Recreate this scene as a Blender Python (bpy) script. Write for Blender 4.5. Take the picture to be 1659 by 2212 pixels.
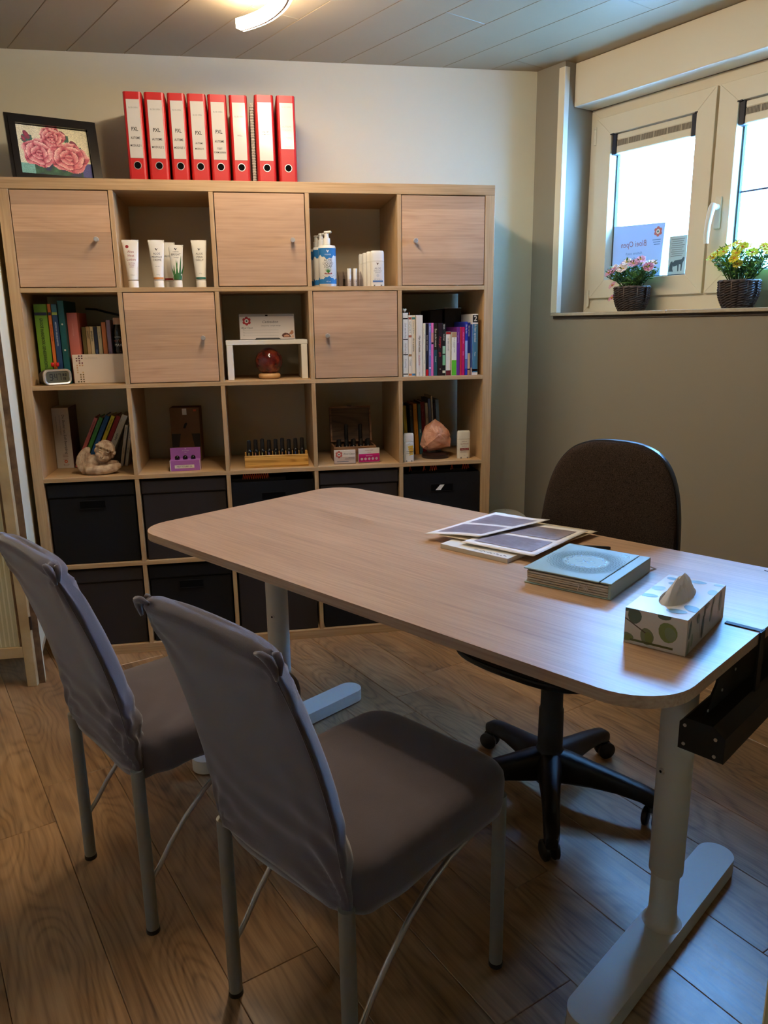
import bpy, bmesh, math, random
from mathutils import Vector, Matrix, noise as mnoise
rnd = random.Random(7)
for o in list(bpy.data.objects): bpy.data.objects.remove(o)
SC = bpy.context.scene
COL = SC.collection
PI = math.pi

# ------------------------------------------------------------------ camera
cam_d = bpy.data.cameras.new('camera'); cam = bpy.data.objects.new('camera', cam_d); COL.objects.link(cam)
cam_d.sensor_fit = 'VERTICAL'; cam_d.sensor_height = 36.0; cam_d.lens = 1651.07/2212*36
_R = ((0.98441145, -0.17532375, -0.01398867), (-0.05501585, -0.23140639, -0.97130033), (0.16705495, 0.95692877, -0.23744468))
M = Matrix.Identity(4)
for i in range(3):
    M[i][0] = _R[0][i]; M[i][1] = -_R[1][i]; M[i][2] = -_R[2][i]
M[0][3], M[1][3], M[2][3] = 0.825632, -3.051613, 1.294167
cam.matrix_world = M
cam_d.clip_start = 0.02
SC.camera = cam
# ------------------------------------------------------------------ world, exposure
W = bpy.data.worlds.new('overcast_sky'); SC.world = W; W.use_nodes = True
bg = W.node_tree.nodes['Background']
bg.inputs[0].default_value = (0.17, 0.44, 1.0, 1); bg.inputs[1].default_value = 74.0
LAMP_L = 96.0; LAMP_C = (1.0, 0.86, 0.68)
SC.view_settings.view_transform = 'Standard'; SC.view_settings.look = 'None'
SC.view_settings.exposure = 0.02; SC.view_settings.gamma = 1.0
SC.view_settings.use_curve_mapping = False

# ------------------------------------------------------------------ materials
def lin(c):
    return tuple((v/255/12.92 if v/255 <= .04045 else ((v/255+.055)/1.055)**2.4) for v in c)
MATS = {}
def mat(name, c=(200, 200, 200), rough=.5, metal=0, spec=.5, var=0, vs=20, bump=0, bs=200, coat=0, emit=None, es=0, sheen=0, sss=0, trans=0, var2=None):
    if name in MATS: return MATS[name]
    m = bpy.data.materials.new(name); m.use_nodes = True; nt = m.node_tree; N = nt.nodes; b = N['Principled BSDF']
    L = lin(c)
    b.inputs['Base Color'].default_value = (*L, 1); b.inputs['Roughness'].default_value = rough
    b.inputs['Metallic'].default_value = metal; b.inputs['Specular IOR Level'].default_value = spec
    b.inputs['Coat Weight'].default_value = coat
    if coat: b.inputs['Coat Roughness'].default_value = .08
    if sheen: b.inputs['Sheen Weight'].default_value = sheen; b.inputs['Sheen Roughness'].default_value = .4
    if sss: b.inputs['Subsurface Weight'].default_value = sss; b.inputs['Subsurface Radius'].default_value = (.02, .01, .006)
    if trans: b.inputs['Transmission Weight'].default_value = trans
    if emit: b.inputs['Emission Color'].default_value = (*emit, 1); b.inputs['Emission Strength'].default_value = es
    tc = N.new('ShaderNodeTexCoord')
    if var or var2:
        n = N.new('ShaderNodeTexNoise'); n.inputs['Scale'].default_value = vs; n.inputs['Detail'].default_value = 4
        nt.links.new(tc.outputs['Object'], n.inputs['Vector'])
        r = N.new('ShaderNodeValToRGB'); e = r.color_ramp.elements
        e[0].position = .3; e[1].position = .7
        lo = lin(var2) if var2 else tuple(max(0, v*(1-var)) for v in L)
        hi = L if var2 else tuple(min(1, v*(1+var)) for v in L)
        e[0].color = (*lo, 1); e[1].color = (*hi, 1)
        nt.links.new(n.outputs['Fac'], r.inputs[0]); nt.links.new(r.outputs[0], b.inputs['Base Color'])
    if bump:
        n2 = N.new('ShaderNodeTexNoise'); n2.inputs['Scale'].default_value = bs; n2.inputs['Detail'].default_value = 3
        nt.links.new(tc.outputs['Object'], n2.inputs['Vector'])
        bp = N.new('ShaderNodeBump'); bp.inputs['Strength'].default_value = bump; bp.inputs['Distance'].default_value = .002
        nt.links.new(n2.outputs['Fac'], bp.inputs['Height']); nt.links.new(bp.outputs[0], b.inputs['Normal'])
    MATS[name] = m
    return m

def wood(name, dark, mid, light, axis=0, stave=.0, rough=.45, coat=0, ring=22, tint=.12, scale=1.0, rnd_obj=True, cross=1, bump=.15, fine=.45, lines=.2, stretch=1.3):
    """oak: long contour rings of a stretched noise, fibres and optional staves"""
    if name in MATS: return MATS[name]
    m = bpy.data.materials.new(name); m.use_nodes = True; nt = m.node_tree; N = nt.nodes; K = nt.links.new; b = N['Principled BSDF']
    tc = N.new('ShaderNodeTexCoord'); sep = N.new('ShaderNodeSeparateXYZ'); K(tc.outputs['Object'], sep.inputs[0])
    oi = N.new('ShaderNodeObjectInfo')
    def math_(op, a, bb=None, c=None):
        n = N.new('ShaderNodeMath'); n.operation = op
        for i, v in enumerate((a, bb, c)):
            if v is None: continue
            if isinstance(v, (int, float)): n.inputs[i].default_value = v
            else: K(v, n.inputs[i])
        return n.outputs[0]
    along = sep.outputs[axis]; acr = sep.outputs[cross]; third = sep.outputs[3-axis-cross]
    off = math_('MULTIPLY', oi.outputs['Random'], 37.0) if rnd_obj else 0.0
    if stave:
        idx = math_('FLOOR', math_('DIVIDE', math_('ADD', acr, 10.013), stave))
        wn = N.new('ShaderNodeTexWhiteNoise'); wn.noise_dimensions = '1D'; K(math_('ADD', idx, off), wn.inputs['W'])
        sv = wn.outputs['Value']; off = math_('ADD', math_('MULTIPLY', sv, 31.0), off)
    comb = N.new('ShaderNodeCombineXYZ'); K(math_('MULTIPLY', along, stretch*scale), comb.inputs[0]); K(math_('MULTIPLY', acr, 7.0*scale), comb.inputs[1])
    K(math_('ADD', math_('MULTIPLY', third, 7.0*scale), off), comb.inputs[2])
    n1 = N.new('ShaderNodeTexNoise'); n1.inputs['Scale'].default_value = 1; n1.inputs['Detail'].default_value = 1.5; n1.inputs['Roughness'].default_value = .45
    K(comb.outputs[0], n1.inputs['Vector'])
    rings = math_('POWER', math_('MULTIPLY_ADD', math_('SINE', math_('MULTIPLY', n1.outputs['Fac'], ring*6.0)), .5, .5), 2.5)
    comb2 = N.new('ShaderNodeCombineXYZ'); K(math_('MULTIPLY', along, 5*scale), comb2.inputs[0]); K(math_('MULTIPLY', acr, 170*scale), comb2.inputs[1]); K(math_('ADD', math_('MULTIPLY', third, 170*scale), off), comb2.inputs[2])
    n2 = N.new('ShaderNodeTexNoise'); n2.inputs['Scale'].default_value = 1; n2.inputs['Detail'].default_value = 3; K(comb2.outputs[0], n2.inputs['Vector'])
    comb3 = N.new('ShaderNodeCombineXYZ'); K(math_('MULTIPLY', along, 2*scale), comb3.inputs[0]); K(math_('MULTIPLY', acr, 12*scale), comb3.inputs[1]); K(off if not isinstance(off, float) else math_('ADD', third, 0), comb3.inputs[2])
    n3 = N.new('ShaderNodeTexNoise'); n3.inputs['Scale'].default_value = 1.3; n3.inputs['Detail'].default_value = 3; K(comb3.outputs[0], n3.inputs['Vector'])
    v = math_('SUBTRACT', math_('ADD', math_('MULTIPLY', n2.outputs['Fac'], fine), math_('MULTIPLY', n3.outputs['Fac'], 1.15-fine)), math_('MULTIPLY', rings, lines))
    r = N.new('ShaderNodeValToRGB'); e = r.color_ramp.elements
    e[0].position = .26; e[0].color = (*lin(dark), 1); e[1].position = .70; e[1].color = (*lin(light), 1)
    el = r.color_ramp.elements.new(.48); el.color = (*lin(mid), 1)
    K(v, r.inputs[0])
    hsv = N.new('ShaderNodeHueSaturation'); K(r.outputs[0], hsv.inputs['Color'])
    t = sv if stave else (oi.outputs['Random'] if rnd_obj else None)
    if t is not None and tint: K(math_('MULTIPLY_ADD', t, 2*tint, 1-tint), hsv.inputs['Value'])
    K(hsv.outputs[0], b.inputs['Base Color'])
    b.inputs['Roughness'].default_value = rough; b.inputs['Coat Weight'].default_value = coat; b.inputs['Coat Roughness'].default_value = .30
    K(math_('MULTIPLY_ADD', n2.outputs['Fac'], .18, rough-.09), b.inputs['Roughness'])
    bp = N.new('ShaderNodeBump'); bp.inputs['Strength'].default_value = bump; bp.inputs['Distance'].default_value = .001
    K(v, bp.inputs['Height']); K(bp.outputs[0], b.inputs['Normal'])
    MATS[name] = m
    return m

OAK = ((156, 123, 83), (181, 146, 102), (196, 162, 119))
M_oakx = wood('oak_effect_horizontal', *OAK, axis=0, cross=2, rough=.5, tint=.04, ring=12, bump=.04, fine=.75, lines=.05)
M_oakz = wood('oak_effect_vertical', *OAK, axis=2, cross=0, rough=.5, tint=.04, ring=12, bump=.04, fine=.75, lines=.05)
M_oaky = wood('oak_effect_depth', *OAK, axis=0, cross=1, rough=.5, tint=.04, ring=12, bump=.04, fine=.75, lines=.05)
M_door = wood('oak_effect_door', (166, 129, 97), (186, 148, 113), (197, 159, 124), axis=0, cross=2, stave=.091, rough=.5, tint=.19, ring=14, bump=.05, fine=.7, lines=.07)
M_desk = wood('white_stained_oak', (152, 117, 86), (180, 143, 109), (197, 163, 129), axis=0, cross=1, stave=.083, rough=.40, coat=.42, tint=.06, ring=10, bump=.08, fine=.75, lines=.05)
M_floor = wood('oak_laminate', (96, 68, 42), (147, 111, 74), (176, 138, 97), axis=0, cross=1, rough=.36, coat=.5, tint=.12, ring=19, bump=.08, scale=.85, fine=.55, lines=.13, stretch=2.1)
M_bamboo = wood('bamboo', (170, 120, 50), (206, 152, 70), (224, 176, 96), axis=0, cross=2, stave=.012, rough=.4, tint=.12)
M_brownwood = wood('old_brown_wood', (60, 42, 26), (92, 66, 42), (112, 84, 56), axis=0, cross=2, rough=.55, tint=.05)
M_wallb = mat('warm_white_paint', (214, 204, 177), .9, bump=.12, bs=420, spec=.2)
M_wallg = mat('greige_paint', (146, 136, 118), .9, bump=.12, bs=420, spec=.2)
M_ceil = mat('ceiling_laminate', (156, 136, 106), .38, var=.03, vs=3, spec=.4)
M_joint = mat('dark_joint', (38, 30, 22), .9)
M_cream = mat('cream_pvc', (226, 212, 184), .35, spec=.5)
M_creamtrim = mat('cream_trim', (228, 216, 190), .5)
M_white = mat('white_plastic', (228, 224, 212), .35)
M_whitemet = mat('white_powder_coat', (214, 212, 200), .45)
M_black = mat('black_plastic', (16, 16, 18), .45)
M_blackm = mat('black_metal', (8, 8, 9), .55)
M_chrome = mat('brushed_chrome', (214, 212, 208), .32, metal=.75)
M_silver = mat('silver_grey_paint', (146, 148, 140), .42, metal=.4, bump=.15, bs=900)
M_fabric = mat('taupe_stretch_fabric', (96, 88, 91), .85, sheen=.6, var=.06, vs=14, bump=.25, bs=700, spec=.2)
M_tweed = mat('brown_tweed', (70, 56, 46), .95, var2=(28, 22, 18), vs=420, bump=.6, bs=500, spec=.1)
M_paper = mat('white_paper', (232, 230, 226), .8, spec=.2)
M_page = mat('page_edges', (214, 204, 184), .9, spec=.1)
M_ink = mat('black_ink', (26, 24, 24), .7, spec=.2)
M_gink = mat('grey_ink', (120, 116, 112), .7, spec=.2)
M_red = mat('red_binder', (178, 22, 20), .42, bump=.1, bs=600)
M_hole = mat('dark_hole', (5, 5, 5), .9, spec=.1)
M_bbox = mat('black_storage_fabric', (17, 17, 18), .75, bump=.2, bs=900, spec=.25)
M_dbox = mat('brown_grey_storage_fabric', (50, 43, 40), .8, bump=.25, bs=900, spec=.25)
M_seam = mat('box_seam', (9, 8, 8), .9)

def pal(c, rough=.5, spec=.4):
    return mat('print_%d_%d_%d' % tuple(c), c, rough, spec=spec)

# ------------------------------------------------------------------ mesh helpers
def link(o): COL.objects.link(o); return o
def thing(name, label, cat, loc=(0, 0, 0), rz=0, group=None):
    o = bpy.data.objects.new(name, None); link(o); o.empty_display_size = .05
    o.location = loc; o.rotation_euler = (0, 0, rz); o['label'] = label; o['category'] = cat
    if group: o['group'] = group
    return o
def tag(o, label, cat, group=None):
    o['label'] = label; o['category'] = cat
    if group: o['group'] = group
    return o
def obj(name, bm, mats, parent=None, smooth=False, label=None, kind=None, loc=None, auto=None):
    me = bpy.data.meshes.new(name)
    bmesh.ops.recalc_face_normals(bm, faces=bm.faces[:]) if auto != 'keep' else None
    bm.to_mesh(me); bm.free()
    for m in (mats if isinstance(mats, (list, tuple)) else [mats]): me.materials.append(m)
    if smooth:
        for p in me.polygons: p.use_smooth = True
        if smooth == 'auto':
            try: me.set_sharp_from_angle(angle=math.radians(40))
            except Exception: pass
    o = bpy.data.objects.new(name, me); link(o)
    if parent: o.parent = parent
    if loc: o.location = loc
    if label: o['label'] = label
    if kind: o['kind'] = kind
    return o
def B(): return bmesh.new()
def box(bm, x0, x1, y0, y1, z0, z1, bev=0, seg=1, mi=0):
    vs = [bm.verts.new(p) for p in ((x0, y0, z0), (x1, y0, z0), (x1, y1, z0), (x0, y1, z0), (x0, y0, z1), (x1, y0, z1), (x1, y1, z1), (x0, y1, z1))]
    fs = [bm.faces.new([vs[i] for i in f]) for f in ((3, 2, 1, 0), (4, 5, 6, 7), (0, 1, 5, 4), (1, 2, 6, 5), (2, 3, 7, 6), (3, 0, 4, 7))]
    for f in fs: f.material_index = mi
    if bev:
        es = list({e for f in fs for e in f.edges})
        bmesh.ops.bevel(bm, geom=es, offset=bev, segments=seg, affect='EDGES', profile=.5)
    return bm
def bxo(name, m, parent, x0, x1, y0, y1, z0, z1, bev=0, seg=1, **k):
    return obj(name, box(B(), x0, x1, y0, y1, z0, z1, bev, seg), m, parent, **k)
def prism(bm, poly, z0, z1, bev=0, seg=1, mi=0, top_only=False):
    n = len(poly)
    a = [bm.verts.new((p[0], p[1], z0)) for p in poly]; c = [bm.verts.new((p[0], p[1], z1)) for p in poly]
    f0 = bm.faces.new(a[::-1]); f1 = bm.faces.new(c); fs = [f0, f1]
    for i in range(n): fs.append(bm.faces.new((a[i], a[(i+1) % n], c[(i+1) % n], c[i])))
    for f in fs: f.material_index = mi
    if bev:
        es = list(f1.edges) + ([] if top_only else list(f0.edges))
        bmesh.ops.bevel(bm, geom=es, offset=bev, segments=seg, affect='EDGES', profile=.5)
    return bm
def xform(bm, mtx, verts=None):
    bmesh.ops.transform(bm, matrix=mtx, verts=verts or bm.verts[:]); return bm
def ring_loft(bm, rings, cap0=True, cap1=True, closed=True, mi=0):
    R = [[bm.verts.new(p) for p in r] for r in rings]; n = len(R[0])
    for a, c in zip(R, R[1:]):
        for i in range(n if closed else n-1):
            f = bm.faces.new((a[i], a[(i+1) % n], c[(i+1) % n], c[i])); f.material_index = mi
    if cap0: f = bm.faces.new(R[0][::-1]); f.material_index = mi
    if cap1: f = bm.faces.new(R[-1]); f.material_index = mi
    return R
def lathe(bm, prof, seg=24, c=(0, 0, 0), cap=True, mi=0, sx=1, sy=1):
    rings = [[(c[0]+sx*r*math.cos(2*PI*i/seg), c[1]+sy*r*math.sin(2*PI*i/seg), c[2]+z) for i in range(seg)] for r, z in prof]
    ring_loft(bm, rings, cap, cap, mi=mi); return bm
def tube(bm, pts, r, seg=10, cap=True, mi=0, closed=False):
    pts = [Vector(p) for p in pts]; n = len(pts); rs = r if isinstance(r, (list, tuple)) else [r]*n
    rings = []; up = None
    for i, p in enumerate(pts):
        if closed: t = pts[(i+1) % n]-pts[i-1]
        else: t = pts[min(i+1, n-1)]-pts[max(i-1, 0)]
        t.normalize()
        if up is None:
            up = Vector((0, 0, 1)) if abs(t.z) < .9 else Vector((1, 0, 0))
        s = t.cross(up); s.normalize(); up = s.cross(t); up.normalize()
        rings.append([p+rs[i]*(math.cos(2*PI*k/seg)*s+math.sin(2*PI*k/seg)*up) for k in range(seg)])
    if closed: rings.append(rings[0]); cap = False
    ring_loft(bm, rings, cap, cap, mi=mi); return bm
def cyl(bm, p0, p1, r0, r1=None, seg=16, mi=0): return tube(bm, [p0, p1], [r0, r0 if r1 is None else r1], seg, mi=mi)
def ell(bm, c, r, u=16, v=10, mi=0, rot=None):
    rings = []
    for j in range(1, v):
        ph = -PI/2+PI*j/v
        rings.append([Vector((r[0]*math.cos(ph)*math.cos(2*PI*i/u), r[1]*math.cos(ph)*math.sin(2*PI*i/u), r[2]*math.sin(ph))) for i in range(u)])
    m = Matrix.Translation(c) @ (rot.to_4x4() if rot else Matrix.Identity(4))
    rings = [[m @ p for p in rr] for rr in rings]
    R = ring_loft(bm, rings, False, False, mi=mi)
    a = bm.verts.new(m @ Vector((0, 0, -r[2]))); d = bm.verts.new(m @ Vector((0, 0, r[2])))
    for i in range(u):
        f = bm.faces.new((a, R[0][(i+1) % u], R[0][i])); f.material_index = mi
        f = bm.faces.new((d, R[-1][i], R[-1][(i+1) % u])); f.material_index = mi
    return bm
def rrect(x0, x1, y0, y1, r, seg=6):
    out = []
    for cx, cy, a in ((x1-r, y1-r, 0), (x0+r, y1-r, 90), (x0+r, y0+r, 180), (x1-r, y0+r, 270)):
        for k in range(seg+1):
            t = math.radians(a+90*k/seg); out.append((cx+r*math.cos(t), cy+r*math.sin(t)))
    return out
def poly_flat(bm, poly, f, mi=0):
    vs = [bm.verts.new(f(*p)) for p in poly]; fc = bm.faces.new(vs); fc.material_index = mi; return fc
def clip(poly, a, n):
    """keep the side of polygon where (p-a).n <= 0"""
    out = []
    for i in range(len(poly)):
        p, q = poly[i], poly[(i+1) % len(poly)]
        dp = (p[0]-a[0])*n[0]+(p[1]-a[1])*n[1]; dq = (q[0]-a[0])*n[0]+(q[1]-a[1])*n[1]
        if dp <= 0: out.append(p)
        if dp*dq < 0:
            t = dp/(dp-dq); out.append((p[0]+t*(q[0]-p[0]), p[1]+t*(q[1]-p[1])))
    return out
def front(x0, y, z0):            # decals on a face looking towards -y
    return lambda u, v: (x0+u, y, z0+v)
def spine_down(xc, y, zt):       # lettering that runs down a spine
    return lambda u, v: (xc+v, y, zt-u)
_tc = {}
def text_geo(s, size, align='CENTER', shear=0, bold=0):
    key = (s, size, align, shear, bold)
    if key in _tc: return _tc[key]
    cu = bpy.data.curves.new('t', 'FONT'); cu.body = s; cu.size = size; cu.align_x = align; cu.align_y = 'CENTER'; cu.resolution_u = 2; cu.shear = shear; cu.offset = bold*size
    cu.fill_mode = 'FRONT'
    o = bpy.data.objects.new('t', cu); me = o.to_mesh()
    g = ([tuple(v.co[:2]) for v in me.vertices], [tuple(p.vertices) for p in me.polygons])
    o.to_mesh_clear(); bpy.data.objects.remove(o); bpy.data.curves.remove(cu)
    _tc[key] = g
    return g
def text(bm, s, size, x, y, f, mi=0, align='CENTER', shear=0, width=None, bold=0, mirror=False, limit=None):
    vs, fs = text_geo(s, size, align, shear, bold)
    if not vs: return
    k = 1
    if width or limit:
        w = max(v[0] for v in vs)-min(v[0] for v in vs); k = ((width or w) if not limit else min(width or w, limit))/w if w else 1
    if mirror: k = -k
    bv = [bm.verts.new(f(x+v[0]*k, y+v[1])) for v in vs]
    for p in fs:
        try: fc = bm.faces.new([bv[i] for i in p]); fc.material_index = mi
        except ValueError: pass
def rect(bm, x0, x1, y0, y1, f, mi=0): poly_flat(bm, ((x0, y0), (x1, y0), (x1, y1), (x0, y1)), f, mi)
def disc(bm, cx, cy, r, f, mi=0, n=12, ry=None): poly_flat(bm, [(cx+r*math.cos(2*PI*i/n), cy+(ry or r)*math.sin(2*PI*i/n)) for i in range(n)], f, mi)
def flower_logo(bm, cx, cy, r, f, petal, white, centre, mirror=1):
    """six round petals, white ring, dark centre; each layer lifted a little"""
    def lift(k):
        def g(u, v):
            p = f(u, v); q = f(u, v)
            return (p[0]-LIFT[0]*k, p[1]-LIFT[1]*k, p[2])
        return g
    for i in range(6): disc(bm, cx+.62*r*math.cos(PI/6+i*PI/3), cy+.62*r*math.sin(PI/6+i*PI/3), .36*r, f, petal, 10)
    disc(bm, cx, cy, .45*r, lift(1), white, 12); disc(bm, cx, cy, .2*r, lift(2), centre, 10)
LIFT = (0, .0003)
def bird(bm, cx, cy, s, f, mi=0):
    poly_flat(bm, [(cx-.9*s, cy+.9*s), (cx-.3*s, cy+.75*s), (cx+.05*s, cy+.2*s), (cx+.1*s, cy-.9*s), (cx-.5*s, cy-.2*s)], f, mi)
    poly_flat(bm, [(cx+.05*s, cy+.1*s), (cx+.5*s, cy+.7*s), (cx+.95*s, cy+.65*s), (cx+.45*s, cy+.1*s), (cx+.1*s, cy-.5*s)], f, mi)

# ------------------------------------------------------------------ room
TH = math.radians(-66)
WD = Vector((math.cos(TH), math.sin(TH), 0)); WN = Vector((-math.sin(TH), math.cos(TH), 0)); WO = Vector((2.127, .412, 0))
HC = 2.342
def wp(s, t): p = WO+WD*s+WN*t; return (p.x, p.y)
XL = -1.45
ROOM = [(XL, .412), wp(0, 0), wp(4.25, 0)]
_lw = Vector((XL, .412, 0)); _l2 = _lw+WD*2.796
# back of the room, square to the window wall
_dl = (WO-_lw).dot(WN); _p3 = WO+WD*4.25-WN*_dl
ROOM.append((_p3.x, _p3.y))
def clip_room(poly):
    for i in range(4):
        a, c = ROOM[i], ROOM[(i+1) % 4]; e = (c[0]-a[0], c[1]-a[1]); poly = clip(poly, a, (-e[1], e[0])) if poly else poly
    return poly
def in_order(): 
    s = 0
    for i in range(4): a, c = ROOM[i], ROOM[(i+1) % 4]; s += a[0]*c[1]-c[0]*a[1]
    return s
if in_order() > 0: ROOM = ROOM[::-1]
def struct(o): o['kind'] = 'structure'; return o

fl = struct(obj('floor', prism(B(), ROOM[::-1], -.06, -.006), M_joint))
def planks(parent, ang, pitch, offs, joints, z0, z1, m, length, k0, k1, a0, a1, gap, name, up=True, bev=.0012):
    D = Vector((math.cos(ang), math.sin(ang))); Nn = Vector((-D.y, D.x))
    r = random.Random(3)
    for k in range(k0, k1):
        c0 = offs+pitch*k; c1 = c0+pitch
        st = joints.get(k, r.uniform(0, length)) % length
        a = st-length*math.ceil((st-a0)/length)
        while a < a1:
            q = [D*(a+gap)+Nn*(c0+gap), D*(a+length-gap)+Nn*(c0+gap), D*(a+length-gap)+Nn*(c1-gap), D*(a+gap)+Nn*(c1-gap)]
            P = clip_room([(p.x, p.y) for p in q])
            if P and len(P) >= 3:
                ar = abs(sum(P[i][0]*P[(i+1) % len(P)][1]-P[(i+1) % len(P)][0]*P[i][1] for i in range(len(P))))/2
                if ar > .004:
                    org = D*a+Nn*c0
                    L2 = [((Vector(p)-org).dot(D), (Vector(p)-org).dot(Nn)) for p in P]
                    bm = prism(B(), L2, z0, z1)
                    f = [f for f in bm.faces if abs(f.calc_center_median().z-(z1 if up else z0)) < 1e-5]
                    if f: bmesh.ops.bevel(bm, geom=list(f[0].edges), offset=bev, segments=1, affect='EDGES')
                    o = obj(name, bm, m, parent); o.location = (org.x, org.y, 0); o.rotation_euler = (0, 0, ang)
            a += length
FJ = {-2: 1.117, -1: .926, 6: .958, 4: 1.176, 0: 1.892, 4: 1.176, 5: 2.433-1.38, 3: .62}
planks(fl, math.radians(-67), .1925, -.009, FJ, -.006, 0, M_floor, 1.38, -14, 24, -1.5, 6.5, .0005, 'plank')
ce = struct(obj('ceiling', prism(B(), ROOM[::-1], HC+.008, HC+.05), mat('ceiling_joint', (96, 82, 60), .8)))
CJ = {1: .345, 4: .523, 7: .87, 2: 1.1, 3: 1.5, 5: 1.3, 6: 1.9, 8: 1.6}
planks(ce, math.radians(-62.5), .19, -.008, CJ, HC, HC+.008, M_ceil, 2.2, -14, 24, -3, 6.5, .0006, 'ceiling_plank', up=False, bev=.0015)

_cx = [wp(.05, 0), wp(4.25, 0), wp(4.25, .4), wp(-.4, .4), (2.0, .6)]
bm = prism(B(), _cx, HC+.001, HC+.05); struct(obj('ceiling_leak_cover', bm, M_ceil))  # unseen ceiling slab added over the window recess to keep sky light out
T = .12
struct(obj('wall_back', prism(B(), [(XL-.3, .412), (2.127, .412), (2.127, .412+T), (XL-.3, .412+T)], -.06, HC+.05), M_wallb))
p0 = Vector((XL, .412, 0)); p1 = _p3
q = [p0, p1, p1-WN*T, p0-WN*T]
struct(obj('wall_left', prism(B(), [(v.x, v.y) for v in q], -.06, HC+.05), M_wallb))
e0 = WO+WD*4.25; q = [e0+WN*.4, p1-WN*T, p1-WN*T+WD*T, e0+WN*.4+WD*T]
struct(obj('wall_front', prism(B(), [(v.x, v.y) for v in q], -.06, HC+.05), M_wallb))
# window wall: local x = along the wall, y = outwards, z = up
def wobj(o): o.location = WO; o.rotation_euler = (0, 0, TH); return o
WT = .40; S0, S1 = .162, 1.402; ZS, ZB = 1.324, 2.175
bm = B()
box(bm, 0, S0, 0, WT-.14, -.06, HC+.05); box(bm, S0, S1, 0, WT-.14, -.06, ZS-.012); box(bm, S1, 4.25, 0, WT-.14, -.06, HC+.05); box(bm, S0, S1, .172, WT-.14, ZB, HC+.05)
wr = wobj(struct(obj('wall_right', bm, M_wallg)))
# brick outer leaf; reveal bricks are separate
bm = B()
SB = .15
box(bm, -.6, SB-.012, WT-.135, WT+.0, 0, 2.6); box(bm, S1+.02, 3.0, WT-.135, WT, 0, 2.6); box(bm, SB, S1+.02, WT-.135, WT, 0, 1.25); box(bm, SB-.012, S1+.02, WT-.135, WT, 2.24, 2.6)
wout = wobj(struct(obj('wall_outside', bm, mat('mortar', (150, 140, 124), .95))))
Mb = [mat('brick_red', (128, 84, 72), .9, var=.15, vs=30), mat('brick_brown', (104, 84, 76), .9, var=.15, vs=30), mat('brick_grey', (120, 112, 110), .9, var=.12, vs=30)]
z = 1.252; i = 0
while z < 2.2:
    w = .10 if i % 2 else .2
    b = bxo('brick', Mb[(i*7) % 3], wout, SB-w, SB+rnd.uniform(-.004, .002), WT-.13, WT+.005, z, z+.054, .003)
    z += .066; i += 1
# trim strip, sill, shutter box
bm = B(); box(bm, .131, .163, -.004, .0, 1.337, 2.322, .001); box(bm, .162, .166, -.004, .024, 1.337, 2.322, .001)
wobj(struct(obj('trim_1', bm, M_creamtrim)))
sill = wobj(struct(obj('trim_2', box(B(), .15, S1+.01, -.006, .1, ZS-.014, ZS-.002), mat('sill_shadow_strip', (74, 62, 48), .8))))  # dark strip under the sill, its shadow line put into the colour
bxo('sill_board', mat('sill_stone', (176, 162, 138), .5, var=.08, vs=60), sill, .148, .745, -.022, .235, ZS-.002, 1.3355, .002)
bxo('sill_board', MATS['sill_stone'], sill, .7455, S1+.012, -.022, .235, ZS-.002, 1.3355, .002)
wobj(struct(obj('trim_3', box(B(), S0+.001, S1, .058, .172, ZB, HC, .004, 2), M_cream)))

# ------------------------------------------------------------------ window
win = bpy.data.objects.new('window_1', None); link(win); wobj(win); win['kind'] = 'structure'
def frame(name, m, par, x0, x1, z0, z1, w, y0, y1, bev=.004, mid=None):
    bm = B()
    wl, wr_, wb, wt = w
    def mitre(pts):
        a = [bm.verts.new((p[0], y0, p[1])) for p in pts]; c = [bm.verts.new((p[0], y1, p[1])) for p in pts]
        bm.faces.new(a); bm.faces.new(c[::-1])
        for i in range(4): bm.faces.new((a[i], c[i], c[(i+1) % 4], a[(i+1) % 4]))
    O = [(x0, z0), (x1, z0), (x1, z1), (x0, z1)]; I = [(x0+wl, z0+wb), (x1-wr_, z0+wb), (x1-wr_, z1-wt), (x0+wl, z1-wt)]
    for i in range(4): mitre([O[i], O[(i+1) % 4], I[(i+1) % 4], I[i]])
    bmesh.ops.recalc_face_normals(bm, faces=bm.faces[:])
    if bev:
        es = [e for e in bm.edges if all(abs(v.co.y-y0) < 1e-6 for v in e.verts) or True]
        bmesh.ops.bevel(bm, geom=es, offset=bev*.35, segments=1, affect='EDGES')
    return obj(name, bm, m, par)
fr = frame('frame', M_cream, win, S0+.001, S1-.001, 1.3365, ZB-.001, (.075, .075, .075, .06), .172, .24)
bxo('mullion', M_cream, win, .74, .81, .176, .238, 1.41, 2.116)
def fresnel_thin(nt, ior):
    """unrefracted thin sheet: same reflectance on both of its faces"""
    fz = nt.nodes.new('ShaderNodeFresnel'); ge = nt.nodes.new('ShaderNodeNewGeometry'); mr = nt.nodes.new('ShaderNodeMapRange')
    mr.inputs['To Min'].default_value = ior; mr.inputs['To Max'].default_value = 1/ior
    nt.links.new(ge.outputs['Backfacing'], mr.inputs['Value']); nt.links.new(mr.outputs[0], fz.inputs[0]); return fz
M_glass = bpy.data.materials.new('window_glass'); M_glass.use_nodes = True
nt = M_glass.node_tree; nt.nodes.remove(nt.nodes['Principled BSDF'])
g1 = nt.nodes.new('ShaderNodeBsdfTransparent'); g1.inputs[0].default_value = (.93, .97, .96, 1); g2 = nt.nodes.new('ShaderNodeBsdfGlossy'); g2.inputs['Roughness'].default_value = .01
fz = fresnel_thin(nt, 1.45); mx = nt.nodes.new('ShaderNodeMixShader')
nt.links.new(fz.outputs[0], mx.inputs[0]); nt.links.new(g1.outputs[0], mx.inputs[1]); nt.links.new(g2.outputs[0], mx.inputs[2]); nt.links.new(mx.outputs[0], nt.nodes['Material Output'].inputs[0])
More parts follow.
